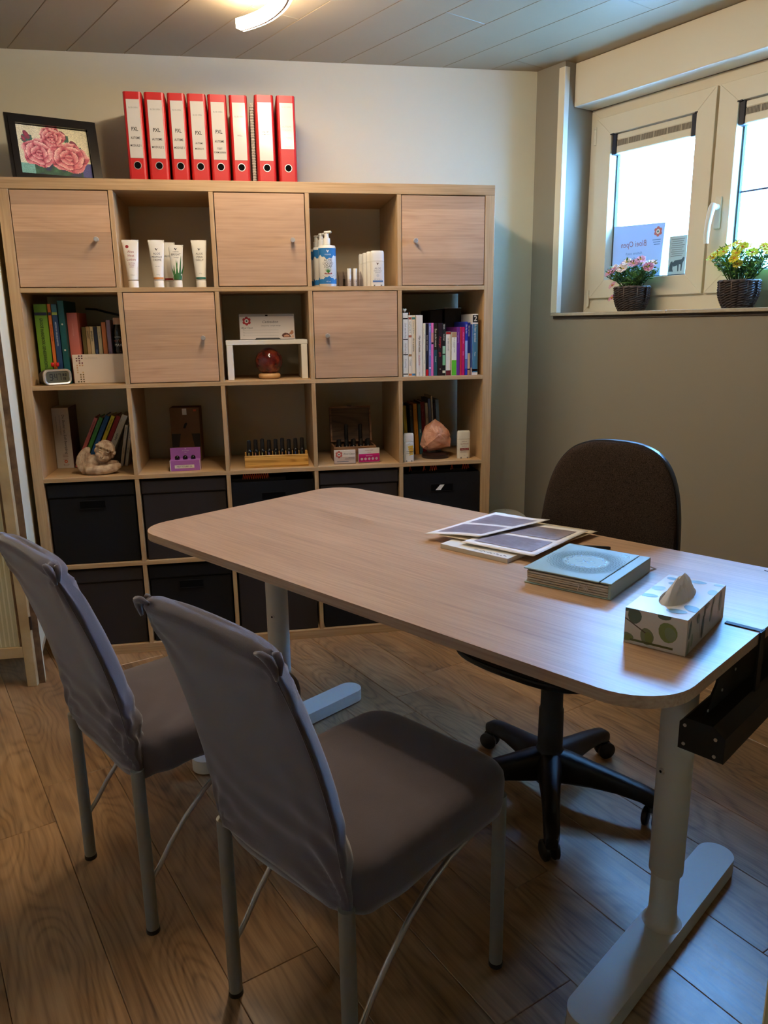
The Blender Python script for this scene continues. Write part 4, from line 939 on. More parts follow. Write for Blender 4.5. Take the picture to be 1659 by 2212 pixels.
# white riser with globe and gift voucher
th = thing('riser', 'white bench shaped riser over the red stone sphere', 'riser', (.752, .055, Z2+.0003), 0)
bxo('top', M_white, th, 0, .318, 0, .20, .135, .153, .0015); bxo('leg', M_white, th, .002, .026, 0, .20, 0, .1345, .001); bxo('leg', M_white, th, .292, .316, 0, .20, 0, .1345, .001)
th = thing('stone_sphere', 'polished red brown stone sphere in a wooden ring', 'sphere', (.917, .112, Z2+.0003), 0)
Mag = mat('red_agate', (96, 22, 12), .06, var2=(30, 6, 6), vs=30, coat=.3)
nt = Mag.node_tree; rmp = [n for n in nt.nodes if n.type == 'VALTORGB'][0]; e = rmp.color_ramp.elements.new(.78); e.color = (*lin((150, 70, 30)), 1); rmp.color_ramp.elements[1].position = .55
bm = B(); ell(bm, (0, 0, .0685), (.054, .054, .054), 40, 24); obj('sphere', bm, Mag, th, smooth=True)
bm = B(); tube(bm, [(.033*math.cos(a), .033*math.sin(a), .0115) for a in (2*PI*i/36 for i in range(36))], .0112, 12, closed=True); obj('ring_stand', bm, mat('pale_wood_ring', (206, 160, 106), .45, var=.08, vs=40), th, smooth=True)
th = thing('voucher_holder', 'white gift voucher lettered Cadeaubon in a holder on the white riser', 'voucher', (.917, .115, Z2+.1535), 0)
vt = Matrix.Rotation(-math.radians(12), 4, 'X'); vr = (-math.radians(12), 0, 0)
o = bxo('card', mat('voucher_card', (222, 214, 208), .6), th, -.107, .107, -.001, .001, .002, .092); o.rotation_euler = vr
o = bxo('holder_back', mat('grey_acrylic', (176, 170, 168), .2), th, -.109, .109, .0012, .0032, 0, .102); o.rotation_euler = vr
bm = B(); prism(bm, [(-.052, -.0005), (.055, -.0005), (.043, .006), (-.045, .006)], 0, .003); xform(bm, Matrix.Rotation(PI/2, 4, 'X') @ Matrix.Translation((0, 0, .0012))); o = obj('holder_lip', bm, M_black, th); o.rotation_euler = vr
o = bxo('holder_foot', M_black, th, -.105, .105, -.002, .045, 0, .0018)
bm = B(); f = front(0, -.0016, 0)
flower_logo(bm, -.080, .074, .018, f, 0, 1, 2); text(bm, 'Bloei Open', .0098, -.080, .047, f, 3, shear=.3); text(bm, 'Cadeaubon', .014, .012, .070, f, 3, shear=.35); text(bm, 'Ontspanning - energie massage', .0062, .014, .055, f, 4, shear=.3)
for z in (.038, .027, .016): rect(bm, -.095, .045, z, z+.0005, f, 4); text(bm, 'Van', .004, -.093, z+.003, f, 4)
poly_flat(bm, [(.062, .008), (.056, .014), (.060, .022), (.070, .026), (.082, .024), (.090, .016), (.092, .008)], f, 5); poly_flat(bm, [(.064, .010), (.066, .016), (.076, .019), (.086, .016), (.088, .010)], front(0, -.0019, 0), 6); poly_flat(bm, [(.084, .020), (.090, .028), (.096, .036), (.103, .034), (.104, .024), (.096, .018)], f, 7); poly_flat(bm, [(.092, .006), (.096, .016), (.104, .020), (.105, .006)], f, 8)
rect(bm, -.006, .004, .093, .0995, front(0, .0010, 0), 9)
o = obj('print', bm, [pal((170, 20, 30)), pal((226, 220, 214)), pal((24, 40, 36)), pal((70, 64, 70)), Gr and M_gink, pal((90, 44, 32)), pal((206, 150, 120)), pal((180, 120, 86)), pal((220, 180, 150)), M_ink], th, auto='keep'); o.rotation_euler = vr

# cherub: ellipsoids fused by a voxel remesh into one continuous figure
def fuse(name, parts, voxel, m, parent, smooth_it=6):
    bm = B()
    for p in parts: p(bm)
    me = bpy.data.meshes.new('fuse'); bm.to_mesh(me); bm.free()
    o = bpy.data.objects.new(name, me); link(o)
    md = o.modifiers.new('r', 'REMESH'); md.mode = 'VOXEL'; md.voxel_size = voxel
    ms = o.modifiers.new('s', 'SMOOTH'); ms.iterations = smooth_it; ms.factor = .5
    dg = bpy.context.evaluated_depsgraph_get(); m2 = bpy.data.meshes.new_from_object(o.evaluated_get(dg))
    o.modifiers.clear(); o.data = m2; m2.materials.clear(); m2.materials.append(m)
    for p in m2.polygons: p.use_smooth = True
    o.parent = parent; return o
M_stone = mat('weathered_cream_stone', (214, 190, 160), .85, var2=(136, 102, 78), vs=34, bump=.5, bs=220)
th = thing('cherub_figurine', 'cream stone cherub figurine resting its head on folded arms', 'figurine', (.228, .072, Z3+.0003), 0)
E_ = lambda c, r, rot=None: (lambda bm: ell(bm, c, r, 20, 12, 0, rot))
hr = Matrix.Rotation(.42, 3, 'Y')      # head tilts towards its left
hc = Vector((.030, .002, .083))
def H(x, y, z): return tuple(hc+hr @ Vector((x, y, z)))
P = [E_(tuple(hc), (.034, .034, .038), hr), E_(H(0, -.012, -.018), (.026, .024, .022), hr), E_(H(0, -.029, -.026), (.009, .008, .007), hr),
     E_(H(0, -.036, -.006), (.0052, .008, .009), hr), E_(H(0, -.040, -.011), (.006, .005, .0045), hr), E_(H(-.016, -.026, -.013), (.011, .010, .010), hr), E_(H(.016, -.026, -.013), (.011, .010, .010), hr),
     E_(H(-.0045, -.0345, -.0195), (.006, .004, .0022), hr), E_(H(.0045, -.0345, -.0195), (.006, .004, .0022), hr), E_(H(0, -.0335, -.0235), (.007, .0045, .0025), hr),
     E_(H(-.0125, -.030, .0025), (.0065, .0045, .0035), hr), E_(H(.0125, -.030, .0025), (.0065, .0045, .0035), hr), E_(H(-.0125, -.0315, .0095), (.009, .004, .0025), hr), E_(H(.0125, -.0315, .0095), (.009, .004, .0025), hr),
     E_(H(-.034, .0, -.002), (.005, .008, .010), hr), E_(H(.034, .0, -.002), (.005, .008, .010), hr)]
rh = random.Random(2)
P.append(E_(H(0, .008, .010), (.0365, .034, .036), hr))
for k in range(20):
    a = rh.uniform(-.5, 3.6); ph = rh.uniform(.0, 1.3)
    d = Vector((math.cos(a)*math.cos(ph)*.035, .006+math.sin(a)*math.cos(ph)*.031, .008+math.sin(ph)*.034)); P.append(E_(H(*d), (.0085, .0085, .007), hr))
for k in range(6):                      # locks combed over the brow
    x0 = -.024+.0095*k
    def lock(bm, x0=x0, k=k): tube(bm, [H(x0*.5, -.012, .042), H(x0*.9, -.026, .033), H(x0+.003*(k-3), -.0335+.02*abs(x0)*8*abs(x0), .022), H(x0*1.15+.002*(k-2), -.032+.25*abs(x0), .014)], [.006, .0068, .0058, .0028], 8)
    P.append(lock)
P += [E_((-.012, .008, .040), (.036, .030, .036)), E_((-.020, -.006, .024), (.032, .026, .024)), E_((.022, .012, .036), (.030, .026, .026))]
def arm(bm): tube(bm, [(-.036, -.010, .030), (-.028, -.024, .020), (.0, -.030, .018), (.040, -.024, .0195), (.066, -.016, .024), (.080, -.010, .032)], [.017, .020, .0185, .018, .017, .012], 14)
def arm2(bm): tube(bm, [(.010, .016, .030), (.050, .010, .034), (.076, .002, .034)], [.018, .018, .014], 12)
P += [arm, arm2, E_((.078, -.014, .030), (.014, .013, .013)), E_((.066, -.022, .020), (.014, .012, .012))]
def wing(bm):
    rings = []
    for z, xc, hw, y in ((.0, -.050, .009, .0), (.02, -.056, .017, -.002), (.045, -.060, .0215, -.001), (.07, -.053, .0225, .004), (.088, -.044, .020, .008), (.100, -.036, .013, .011), (.105, -.033, .006, .012)):
        rings.append([(xc+hw*math.cos(2*PI*i/20), y+.009*math.sin(2*PI*i/20), z) for i in range(20)])
    ring_loft(bm, rings)
def wing2(bm):
    for k in range(4): tube(bm, [(-.060-.004*k+.008*k, -.008, .010+.004*k), (-.066+.008*k, -.010, .05), (-.056+.007*k, -.006, .085)], [.002, .0026, .002], 6)
P += [wing, wing2, E_((-.036, .010, .06), (.016, .012, .03))]
fuse('figure', P, .0015, M_stone, th, 4)

th = thing('carton', 'tall brown cardboard box with a white hang tab and dark printed band', 'box', (.497, .285, Z3+.0003), math.radians(-4))
Mcard = mat('brown_cardboard', (118, 84, 56), .85, var=.06, vs=30)
bxo('carton', Mcard, th, 0, .122, 0, .085, 0, .228, .0015)
bm = B(); f = front(0, -.0008, 0); f2 = front(0, -.0014, 0)
rect(bm, .002, .120, .062, .118, f, 0)
pts = [(.034+.0285+.0255*math.cos(a), .10+.032*math.sin(a)) for a in (PI*i/12 for i in range(13))]; poly_flat(bm, pts+[(.030, .064), (.095, .064)][::1] and [(.095, .062)]+pts+[(.030, .062)], f2, 1)
poly_flat(bm, [(.052, .142), (.060, .140), (.070, .160), (.066, .165), (.058, .160)], f2, 2); rect(bm, .098, .110, .212, .220, f, 3)
obj('print', bm, [pal((40, 36, 34)), Mcard, M_ink, pal((200, 80, 40))], th, auto='keep')
bxo('hang_tab', M_white, th, .052, .070, -.0012, -.0004, .198, .224)

M_purple = mat('lilac_card', (164, 98, 176), .6)
M_vial = mat('dark_vial', (18, 15, 16), .25)
th = thing('counter_display', 'lilac card counter display holding three dark vials, with a white label', 'display', (.506, .046, Z3+.0003), 0)
bxo('tray', M_purple, th, 0, .118, 0, .050, 0, .043, .0008); bxo('back_card', M_purple, th, 0, .118, .0502, .0520, 0, .086)
bxo('edge', M_white, th, 0, .0022, -.0006, .0005, 0, .043); bxo('edge', M_white, th, .1158, .118, -.0006, .0005, 0, .043)
bm = B(); rect(bm, .018, .094, .011, .024, front(0, -.0008, 0), 0); text(bm, 'HELP TO SLEEP 10X', .0085, .056, .0175, front(0, -.0012, 0), 1, width=.06)
text(bm, 'dream time', .006, .06, .074, front(0, .0496, 0), 0); text(bm, 'relax', .005, .06, .066, front(0, .0496, 0), 0); bird(bm, .06, .081, .003, front(0, .0496, 0), 0)
obj('lettering', bm, [M_white, M_ink], th, auto='keep')
for k in range(3):
    t2 = thing('vial', ('dark round topped vial in the lilac display, left', 'dark round topped vial in the lilac display, middle', 'dark round topped vial in the lilac display, right')[k], 'vial', (.506+.028+.031*k, .046+.025, Z3+.0435), 0, 'dark vials in the lilac display')
    bm = B(); lathe(bm, [(.0095, 0), (.0095, .008), (.008, .012), (.004, .015), (.0005, .0155)], 16); obj('cap', bm, M_vial, t2, smooth=True)

# bamboo rack with nine oil bottles
th = thing('bottle_rack', 'small bamboo rack holding nine dark oil bottles', 'rack', (.799, .042, Z3+.0003), math.radians(-1.5))
bxo('front_board', M_bamboo, th, 0, .256, 0, .009, .004, .049, .0012); bxo('back_board', M_bamboo, th, 0, .256, .056, .065, .004, .056, .0012); bxo('base', M_bamboo, th, 0, .256, .009, .056, .004, .010); bxo('plinth', M_bamboo, th, 0, .256, -.002, .065, 0, .0038)
lc = [(150, 150, 110), (170, 110, 90), (170, 170, 120), (150, 120, 160), (120, 130, 100), (170, 120, 80), (190, 170, 200), (50, 70, 120), (60, 90, 70)]
def oil(x, y, z, label, grp, c, hgt=.098, parent_rot=0):
    t2 = thing('oil_bottle', label, 'bottle', (x, y, z), parent_rot, grp)
    R0 = .0115
    bm = B(); lathe(bm, [(R0*.9, 0), (R0, .002), (R0, .052), (R0*.8, .059), (R0*.55, .062)], 18); obj('body', bm, M_vial, t2, smooth='auto')
    bm = B(); lathe(bm, [(R0*.74, .0622), (R0*.74, .066), (R0*.70, hgt-.006), (R0*.62, hgt-.001), (R0*.4, hgt)], 18); obj('cap', bm, M_black, t2, smooth='auto')
    bm = B(); fr = bend(0, R0+.0004, 0, 0)
    for i in range(4):
        x0 = -.007+.0035*i; poly_flat(bm, [(x0, .010), (x0+.0035, .010), (x0+.0035, .048), (x0, .048)], fr, 0 if i == 1 else 1)
    if c: obj('label', bm, [pal(c), M_vial], t2, auto='keep')
    else: bm.free()
    return t2
od = ['first', 'second', 'third', 'fourth', 'fifth', 'sixth', 'seventh', 'eighth', 'ninth']
for k in range(9): oil(.799+.020+.0268*k, .042+.032-.0006*k, Z3+.0105, '%s dark oil bottle from the left in the bamboo rack' % od[k], 'oil bottles in the bamboo rack', lc[k], .098+.0025*(k % 3))

# wooden chest with open lid and bottles, card holders before it
th = thing('wooden_chest', 'small brown wooden chest with its lid open, full of dark bottles', 'chest', (1.166, .082, Z3+.0003), 0)
Mch = wood('chest_wood', (96, 64, 40), (134, 94, 62), (160, 120, 84), axis=0, cross=2, rough=.55, tint=.03)
bxo('front_board', Mch, th, 0, .178, 0, .007, 0, .064, .001); bxo('back_board', Mch, th, 0, .178, .125, .132, 0, .064, .001); bxo('side_board', Mch, th, 0, .007, .007, .125, 0, .064); bxo('side_board', Mch, th, .171, .178, .007, .125, 0, .064); bxo('base', Mch, th, .007, .171, .007, .125, 0, .005)
lr = Matrix.Translation((0, .1325, .066)) @ Matrix.Rotation(math.radians(-12), 4, 'X')
bm = B(); box(bm, 0, .178, 0, .006, 0, .150); xform(bm, lr); ld = obj('lid', bm, M_brownwood, th)
bm = B(); box(bm, 0, .178, -.022, 0, .143, .150); box(bm, 0, .007, -.022, 0, 0, .143); box(bm, .171, .178, -.022, 0, 0, .143); box(bm, .007, .171, -.022, 0, 0, .006); xform(bm, lr); obj('lid_frame', bm, Mch, ld)
bm = B(); box(bm, .080, .098, -.002, .006, .150, .156); xform(bm, lr); obj('clasp', bm, M_brownwood, ld)
g9 = 'dark bottles in the wooden chest'
for k in range(5): oil(1.166+.026+.0305*k, .082+.028, Z3+.0055, '%s dark bottle in the front row of the wooden chest' % od[k], g9, None, .088)
for k in range(5): 
    if k in (1, 3): oil(1.166+.026+.0305*k+.008, .082+.098, Z3+.0055, ('tall dark bottle at the back of the wooden chest, left one' if k == 1 else 'tall dark bottle at the back of the wooden chest, right one'), g9, None, .140)
    else: oil(1.166+.026+.0305*k, .082+.066, Z3+.0055, '%s dark bottle in the second row of the wooden chest' % od[k], g9, None, .080)
th = thing('card_holder', 'clear card holder with white business cards showing a red flower', 'card holder', (1.160, .040, Z3+.0003), math.radians(-3))
bxo('front_wall', M_clear, th, 0, .090, -.002, 0, 0, .030); bxo('foot', M_clear, th, 0, .090, 0, .030, 0, .002); bxo('cards', mat('card_white', (226, 216, 204), .6), th, .001, .089, .001, .012, .0025, .057)
bm = B(); f = front(0, .0004, 0); flower_logo(bm, .021, .040, .0155, f, 0, 1, 2); text(bm, 'Bloei Open', .010, .062, .042, f, 3, shear=.3); rect(bm, .045, .085, .020, .0215, f, 3); rect(bm, .012, .060, .010, .012, f, 4); rect(bm, .060, .085, .026, .0272, f, 3)
obj('print', bm, [pal((196, 100, 90)), pal((226, 216, 206)), pal((50, 60, 70)), M_gink, pal((120, 130, 150))], th, auto='keep')
th = thing('card_holder', 'clear card holder with magenta appointment cards and a row of five white dots', 'card holder', (1.262, .040, Z3+.0003), math.radians(3))
bxo('front_wall', M_clear, th, 0, .090, -.002, 0, 0, .030); bxo('foot', M_clear, th, 0, .090, 0, .030, 0, .002); bxo('cards', MATS['card_white'], th, .001, .089, .001, .010, .0025, .060)
bm = B(); rect(bm, .0015, .0885, .004, .038, front(0, .0004, 0), 0); f = front(0, .0001, 0)
for k in range(5): disc(bm, .014+.0155*k, .017, .0055, f, 1, 14)
text(bm, 'Spaarkaart', .0065, .045, .030, f, 1); text(bm, 'MAAND MINT', .0055, .045, .052, f, 2); text(bm, 'afspraak', .0045, .045, .044, f, 2)
obj('print', bm, [pal((206, 20, 120)), M_white, pal((150, 70, 80))], th, auto='keep')

# salt crystal lamp
th = thing('salt_lamp', 'rough pink salt crystal lamp on a round dark base', 'lamp', (1.606, .112, Z3+.0003), 0)
rs = random.Random(11); bm = B()
for k in range(46):
    v = Vector((rs.gauss(0, 1), rs.gauss(0, 1), rs.gauss(0, 1))).normalized(); up = v.z
    rx = .066*(1-.32*max(0, up)) ; p = Vector((v.x*rx*(1+.30*max(0, -up)), v.y*.055*(1-.25*max(0, up)+.3*max(0, -up)), .084+v.z*(.078 if up > 0 else .062)))
    if up > .55: p.x += -.004
    bm.verts.new(p*(1+rs.uniform(-.03, .03)))
bmesh.ops.convex_hull(bm, input=bm.verts[:])
bmesh.ops.delete(bm, geom=[v for v in bm.verts if not v.link_faces], context='VERTS')
bmesh.ops.triangulate(bm, faces=bm.faces[:]); bmesh.ops.subdivide_edges(bm, edges=bm.edges[:], cuts=3, use_grid_fill=True)
for v in bm.verts:
    n = mnoise.noise(v.co*55); n2 = mnoise.noise(v.co*140); v.co += v.co.normalized()*0+ (v.co-Vector((0, 0, .088))).normalized()*(.0042*n+.0026*n2)
obj('crystal', bm, mat('pink_salt', (236, 178, 144), .5, var2=(206, 138, 104), vs=28, bump=.7, bs=120, sss=.2), th)
bm = B(); lathe(bm, [(.058, 0), (.060, .004), (.058, .016), (.050, .021)], 32); obj('base', bm, mat('dark_wood_base', (40, 22, 16), .3), th, smooth='auto')

# ------------------------------------------------------------------ desk (local x = length, y = away from the visitor chairs)
DA = math.radians(-54.2); DC = Vector((1.275, -1.215, 0)); DH = .73
dL = Vector((math.cos(DA), math.sin(DA), 0)); dW = Vector((-math.sin(DA), math.cos(DA), 0))
def dpos(s, w, z=DH): p = DC+dL*s+dW*w; return (p.x, p.y, z)
dk = thing('desk', 'white legged desk with rounded oak effect top across the room', 'desk', (DC.x, DC.y, 0), DA)
bm = prism(B(), rrect(-.80, .80, -.408, .405, .11, 10), DH-.022, DH, .0025, 2); obj('desk_top', bm, M_desk, dk, smooth='auto')
bm = B(); box(bm, -.57, .64, -.105, -.07, .665, .706, .002); box(bm, -.57, .64, -.03, .005, .665, .706, .002); obj('underframe', bm, M_whitemet, dk)
for s, w in ((.678, -.042), (-.605, -.050)):
    bm = prism(B(), rrect(s-.042, s+.042, -.385, .290, .0415, 10), .006, .046, .007, 2, top_only=False); ft = obj('foot', bm, M_whitemet, dk, smooth='auto')
    bm = B()
    for wy in (-.33, .24): cyl(bm, (s, wy, 0), (s, wy, .007), .018)
    obj('glide', bm, M_black, ft)
    bm = B(); lathe(bm, [(.0412, .0459), (.0385, .0475), (.0352, .0505), (.0325, .0555), (.0305, .0625), (.0292, .072), (.0285, .085), (.0285, .20)], 32, (s, w, 0)); lathe(bm, [(.033, .172), (.0345, .174), (.0345, .702)], 32, (s, w, 0)); lg = obj('leg', bm, M_whitemet, dk, smooth='auto')
    bxo('bracket', M_whitemet, dk, s-.04, s+.04, -.28, .24, .700, .7075, .001)
    bm = B(); q = Vector((-.35, -.94, 0)) if s > 0 else Vector((.4, -.9, 0)); c0 = Vector((s, w, .415))+q*.034; tube(bm, [c0, c0+q*.004], [.007, .006], 14); obj('bolt', bm, M_chrome, lg, smooth='auto')
    bm = B(); c1 = c0+q*.0041; tube(bm, [c1, c1+q*.0006], [.003, .003], 8); obj('bolt_socket', bm, M_hole, lg)
# cable tray clamped on the right end
ct = thing('cable_tray', 'black metal cable tray clamped to the right end of the desk', 'tray', (DC.x, DC.y, 0), DA)
bm = B()
prism(bm, [(.742, .555), (.742, .606), (.752, .616), (.80, .616), (.822, .600), (.822, .553)], 0, .56); xform(bm, Matrix.Translation((0, .36, 0)) @ Matrix.Rotation(PI/2, 4, 'X')); obj('channel', bm, M_blackm, ct)
bm = B(); xs = .790
pl = [(-.190, .606), (-.150, .632), (-.140, .648), (-.125, .660), (-.118, .676), (-.100, .690), (-.088, .7065), (.355, .7065), (.355, .606)]
prism(bm, pl, .770, .774); xform(bm, Matrix(((0, 0, 1, 0), (1, 0, 0, 0), (0, 1, 0, 0), (0, 0, 0, 1)))); obj('back_plate', bm, M_blackm, ct)
bm = B(); box(bm, .735, .8025, -.006, .006, DH+.0003, DH+.0022); box(bm, .8006, .804, -.012, .012, .600, DH+.0022); obj('clamp_strap', bm, M_blackm, ct)
for p, q, r_ in [((x, -.2015, z), (x, -.1995, z), .0032) for x, z in ((.752, .602), (.752, .566), (.806, .594), (.806, .562))]+[((.7738, y, z), (.7755, y, z), .0028) for y, z in ((-.16, .622), (-.10, .640), (-.04, .660), (.02, .676))]:
    obj('bolt', cyl(B(), p, q, r_, seg=10), M_chrome, ct)
th = thing('envelope', 'white paper sticking up out of the black cable tray', 'paper', dpos(.805, .06, .6165), DA)
bm = B(); prism(bm, [(0, 0), (.085, .0), (.085, .074)], 0, .0012); xform(bm, Matrix.Rotation(PI/2, 4, 'Z') @ Matrix.Rotation(PI/2, 4, 'X')); obj('sheet', bm, M_paper, th)

# things on the desk
th = thing('tissue_box', 'white cardboard tissue box printed with green eucalyptus leaves, tissue pulled up', 'tissue box', dpos(.634, -.214, DH+.0003), DA+math.radians(5.5))
TX, TY, TZ = .1095, .228, .0665
Mtb = mat('glossy_card', (224, 222, 214), .22)
outl = [(TX/2+.026*math.cos(a)*(1.0), TY/2+.068*math.sin(a)) for a in (2*PI*i/40 for i in range(40))]
bm = B(); b0 = [bm.verts.new((x, y, 0)) for x, y in ((0, 0), (TX, 0), (TX, TY), (0, TY))]; t0 = [bm.verts.new((x, y, TZ)) for x, y in ((0, 0), (TX, 0), (TX, TY), (0, TY))]
bm.faces.new(b0[::-1])
for i in range(4): bm.faces.new((b0[i], b0[(i+1) % 4], t0[(i+1) % 4], t0[i]))
ho = [bm.verts.new((x, y, TZ)) for x, y in outl]
qs = [ (0, 10, t0[2]), (10, 20, t0[3]), (20, 30, t0[0]), (30, 40, t0[1]) ]
for a, c, corner in qs:
    for i in range(a, c): bm.faces.new((ho[i], corner, ho[(i+1) % 40]))
bm.faces.new((ho[0], t0[1], t0[2])); bm.faces.new((ho[10], t0[2], t0[3])); bm.faces.new((ho[20], t0[3], t0[0])); bm.faces.new((ho[30], t0[0], t0[1]))
lo = [bm.verts.new((x, y, TZ-.012)) for x, y in outl]
for i in range(40): bm.faces.new((ho[i], ho[(i+1) % 40], lo[(i+1) % 40], lo[i]))
bm.faces.new(lo)
obj('carton', bm, Mtb, th)
M_l1 = pal((96, 112, 92), .3); M_l2 = pal((132, 146, 112), .3); M_l3 = pal((128, 144, 80), .3); M_l4 = pal((62, 84, 74), .3); M_stem = pal((96, 90, 74), .3)
def leafp(cx, cy, w, h, a, n=14):
    P = []
    for i in range(n):
        t = 2*PI*i/n; x = w*math.cos(t); y = h*math.sin(t)*(1-.12*math.cos(t)); P.append((cx+x*math.cos(a)-y*math.sin(a), cy+x*math.sin(a)+y*math.cos(a)))
    return P
def clamp_poly(P, x0, x1, y0, y1):
    for a, n in (((x0, 0), (-1, 0)), ((x1, 0), (1, 0)), ((0, y0), (0, -1)), ((0, y1), (0, 1))): P = clip(P, a, n) if P else P
    return P
bm = B(); e_ = .0004
def dec(P, f, mi, x1, y1, k=0):
    P = clamp_poly(P, .0005, x1-.0005, .0005, y1-.0005)
    if len(P) > 2: poly_flat(bm, P, lambda u, v: f(u, v, k), mi)
ff = lambda u, v, k: (u, -e_-k*.0002, v); fs_ = lambda u, v, k: (TX+e_+k*.0002, u, v); ft_ = lambda u, v, k: (u, v, TZ+e_+k*.0002)
for (cx, cy, w, h, a, mi) in ((.018, .054, .0125, .015, .1, 0), (.078, .036, .0165, .0185, .3, 2), (.042, .020, .012, .016, .2, 1), (.006, .012, .012, .008, 0, 1), (.070, .064, .012, .006, 0, 0), (.002, .066, .008, .006, 0, 3)):
    dec(leafp(cx, cy, w, h, a), ff, mi, TX, TZ); dec(leafp(cx+w*.25, cy-.1*h, w*.6, h*.7, a), ff, (0, 2, 1, 0)[mi] if mi != 2 else 1, TX, TZ, 1)
dec([(0, .046), (.002, .0475), (.040, .027), (.038, .0255)], ff, 4, TX, TZ, 1); dec([(.012, .006), (.088, .006), (.088, .010), (.012, .010)], ff, 5, TX, TZ, 2)
for (cx, cy, w, h, a, mi) in ((.016, .044, .006, .017, -.25, 3), (.030, .020, .006, .012, -.1, 1), (.012, .010, .007, .014, -.3, 1), (.060, .052, .009, .010, .3, 0), (.090, .026, .008, .022, -.1, 3), (.098, .056, .006, .013, 0, 3), (.140, .040, .007, .020, -.35, 0), (.150, .060, .006, .008, 0, 0), (.196, .044, .009, .020, -.05, 0), (.215, .016, .006, .01, .2, 1), (.112, .060, .012, .005, 0, 0)):
    dec(leafp(cx, cy, w, h, a), fs_, mi, TY, TZ); dec(leafp(cx+w*.2, cy-h*.2, w*.55, h*.6, a), fs_, 0 if mi == 3 else 1, TY, TZ, 1)
dec([(.074, .010), (.0755, .010), (.066, .046), (.0645, .046)], fs_, 4, TY, TZ, 2)
for (cx, cy, w, h, a, mi) in ((.098, .060, .012, .018, .8, 3), (.080, .032, .018, .011, .2, 0), (.030, .050, .016, .010, .5, 0), (.012, .085, .016, .009, .2, 0), (.012, .135, .014, .012, .9, 1), (.030, .178, .014, .009, .2, 0), (.016, .205, .012, .008, 0, 3), (.062, .212, .016, .009, .1, 0), (.10, .215, .01, .006, 0, 1), (.102, .168, .009, .015, .1, 1)):
    if all((((x-TX/2)/.027)**2+((y-TY/2)/.069)**2) > 1 for x, y in leafp(cx, cy, w, h, a)): dec(leafp(cx, cy, w, h, a), ft_, mi, TX, TY)
obj('leaf_print', bm, [M_l1, M_l2, M_l3, M_l4, M_stem, pal((96, 104, 64), .3)], th, auto='keep')
# the tissue: pleats gathered from the slot up to a crooked ridge
bm = B(); rings = []; n = 44
for k in range(10):
    v = k/9; hx = .0235*(1-v)**.55+.0030; hy = .064*(1-v)**.45+.020*v+.002
    cx, cy = TX/2+.004*v, TY/2-.002+.006*v
    r_ = []
    for i in range(n):
        t = 2*PI*i/n; pl = 1+.13*math.sin(9*t+2*v)*(.3+v)+.06*math.sin(17*t)
        x = cx+hx*math.cos(t)*pl; y = cy+hy*math.sin(t)*(1+.04*math.sin(5*t)); u = (y-TY/2)/.06
        z = TZ-.0105+v*(.040+.009*math.sin(3*t+.6)+.006*math.sin(7*t)-.010*u*u)
        r_.append((x, y, z))
    rings.append(r_)
ring_loft(bm, rings, False, True); obj('tissue', bm, paper_glow('tissue_paper', (244, 242, 238), .4), th)

al = thing('album', 'thick sage green hardback album with a lace medallion printed on its cover', 'book', dpos(.315, -.058, DH+.0003), DA+math.radians(5.8))
AW, AD, AH = .200, .232, .036
M_sage = mat('sage_linen', (150, 174, 164), .42, bump=.1, bs=900)
bm = B(); box(bm, 0, AW, 0, AD, 0, .003, .0008); box(bm, AW-.006, AW, 0, AD, .003, AH-.003, .0008); box(bm, AW-.024, AW, 0, AD, AH-.003, AH, .0008)
b2 = B(); box(b2, -.002, AW-.0265, -.001, AD+.001, AH-.003, AH, .0008); 
obj('cover', bm, M_sage, al); fcv = obj('front_board', b2, M_sage, al); 
bm = B()
for k in range(5): z0 = .0035+.0052*k; box(bm, .004+.001*(k % 2), AW-.0065, .003+.001*(k % 3), AD-.004, z0, z0+.0038)
obj('pages', bm, mat('cream_pages', (206, 198, 180), .8), al)
bm = B(); box(bm, .006, AW-.007, .006, AD-.006, .0075, .0084); box(bm, .006, AW-.007, .006, AD-.006, .0178, .0186); box(bm, .006, AW-.02, .005, AD-.006, .0295, .0325); obj('dark_pages', bm, pal((66, 52, 50)), al)
bm = B(); zt = AH+.0004; f = lambda u, v: (u, v, zt); cx, cy = .093, .116
M_lace = pal((112, 134, 126)); M_sil = mat('silver_foil', (214, 222, 222), .25, metal=.8)
def strip(pts, w, mi, closed=True):
    n = len(pts)
    for i in range(n if closed else n-1):
        a = Vector(pts[i]); c = Vector(pts[(i+1) % n]); d = (c-a); nn = Vector((-d.y, d.x)).normalized()*w/2
        poly_flat(bm, [tuple(a-nn), tuple(c-nn), tuple(c+nn), tuple(a+nn)], f, mi)
for r0, k, amp in ((.082, 16, .005), (.076, 16, .005), (.070, 16, .004), (.064, 32, .003), (.058, 32, .003), (.053, 16, .003)):
    strip([(cx+(r0*1.0+amp*abs(math.sin(k*a/2)))*math.cos(a), cy+(r0*1.0+amp*abs(math.sin(k*a/2)))*math.sin(a)) for a in (2*PI*i/128 for i in range(128))], .0013, 0)
for i in range(48):
    a = 2*PI*i/48; strip([(cx+.050*math.cos(a), cy+.050*math.sin(a)), (cx+.080*math.cos(a+.12), cy+.080*math.sin(a+.12))], .0010, 0, False); strip([(cx+.050*math.cos(a), cy+.050*math.sin(a)), (cx+.080*math.cos(a-.12), cy+.080*math.sin(a-.12))], .0010, 0, False)
strip([(cx+(.043+.0035*math.cos(12*a))*math.cos(a), cy+(.043+.0035*math.cos(12*a))*math.sin(a)) for a in (2*PI*i/96 for i in range(96))], .0016, 1)
strip([(cx-.016, cy-.012), (cx+.016, cy+.012)], .0014, 1, False); strip([(cx-.015, cy+.013), (cx+.015, cy-.013)], .0014, 1, False)
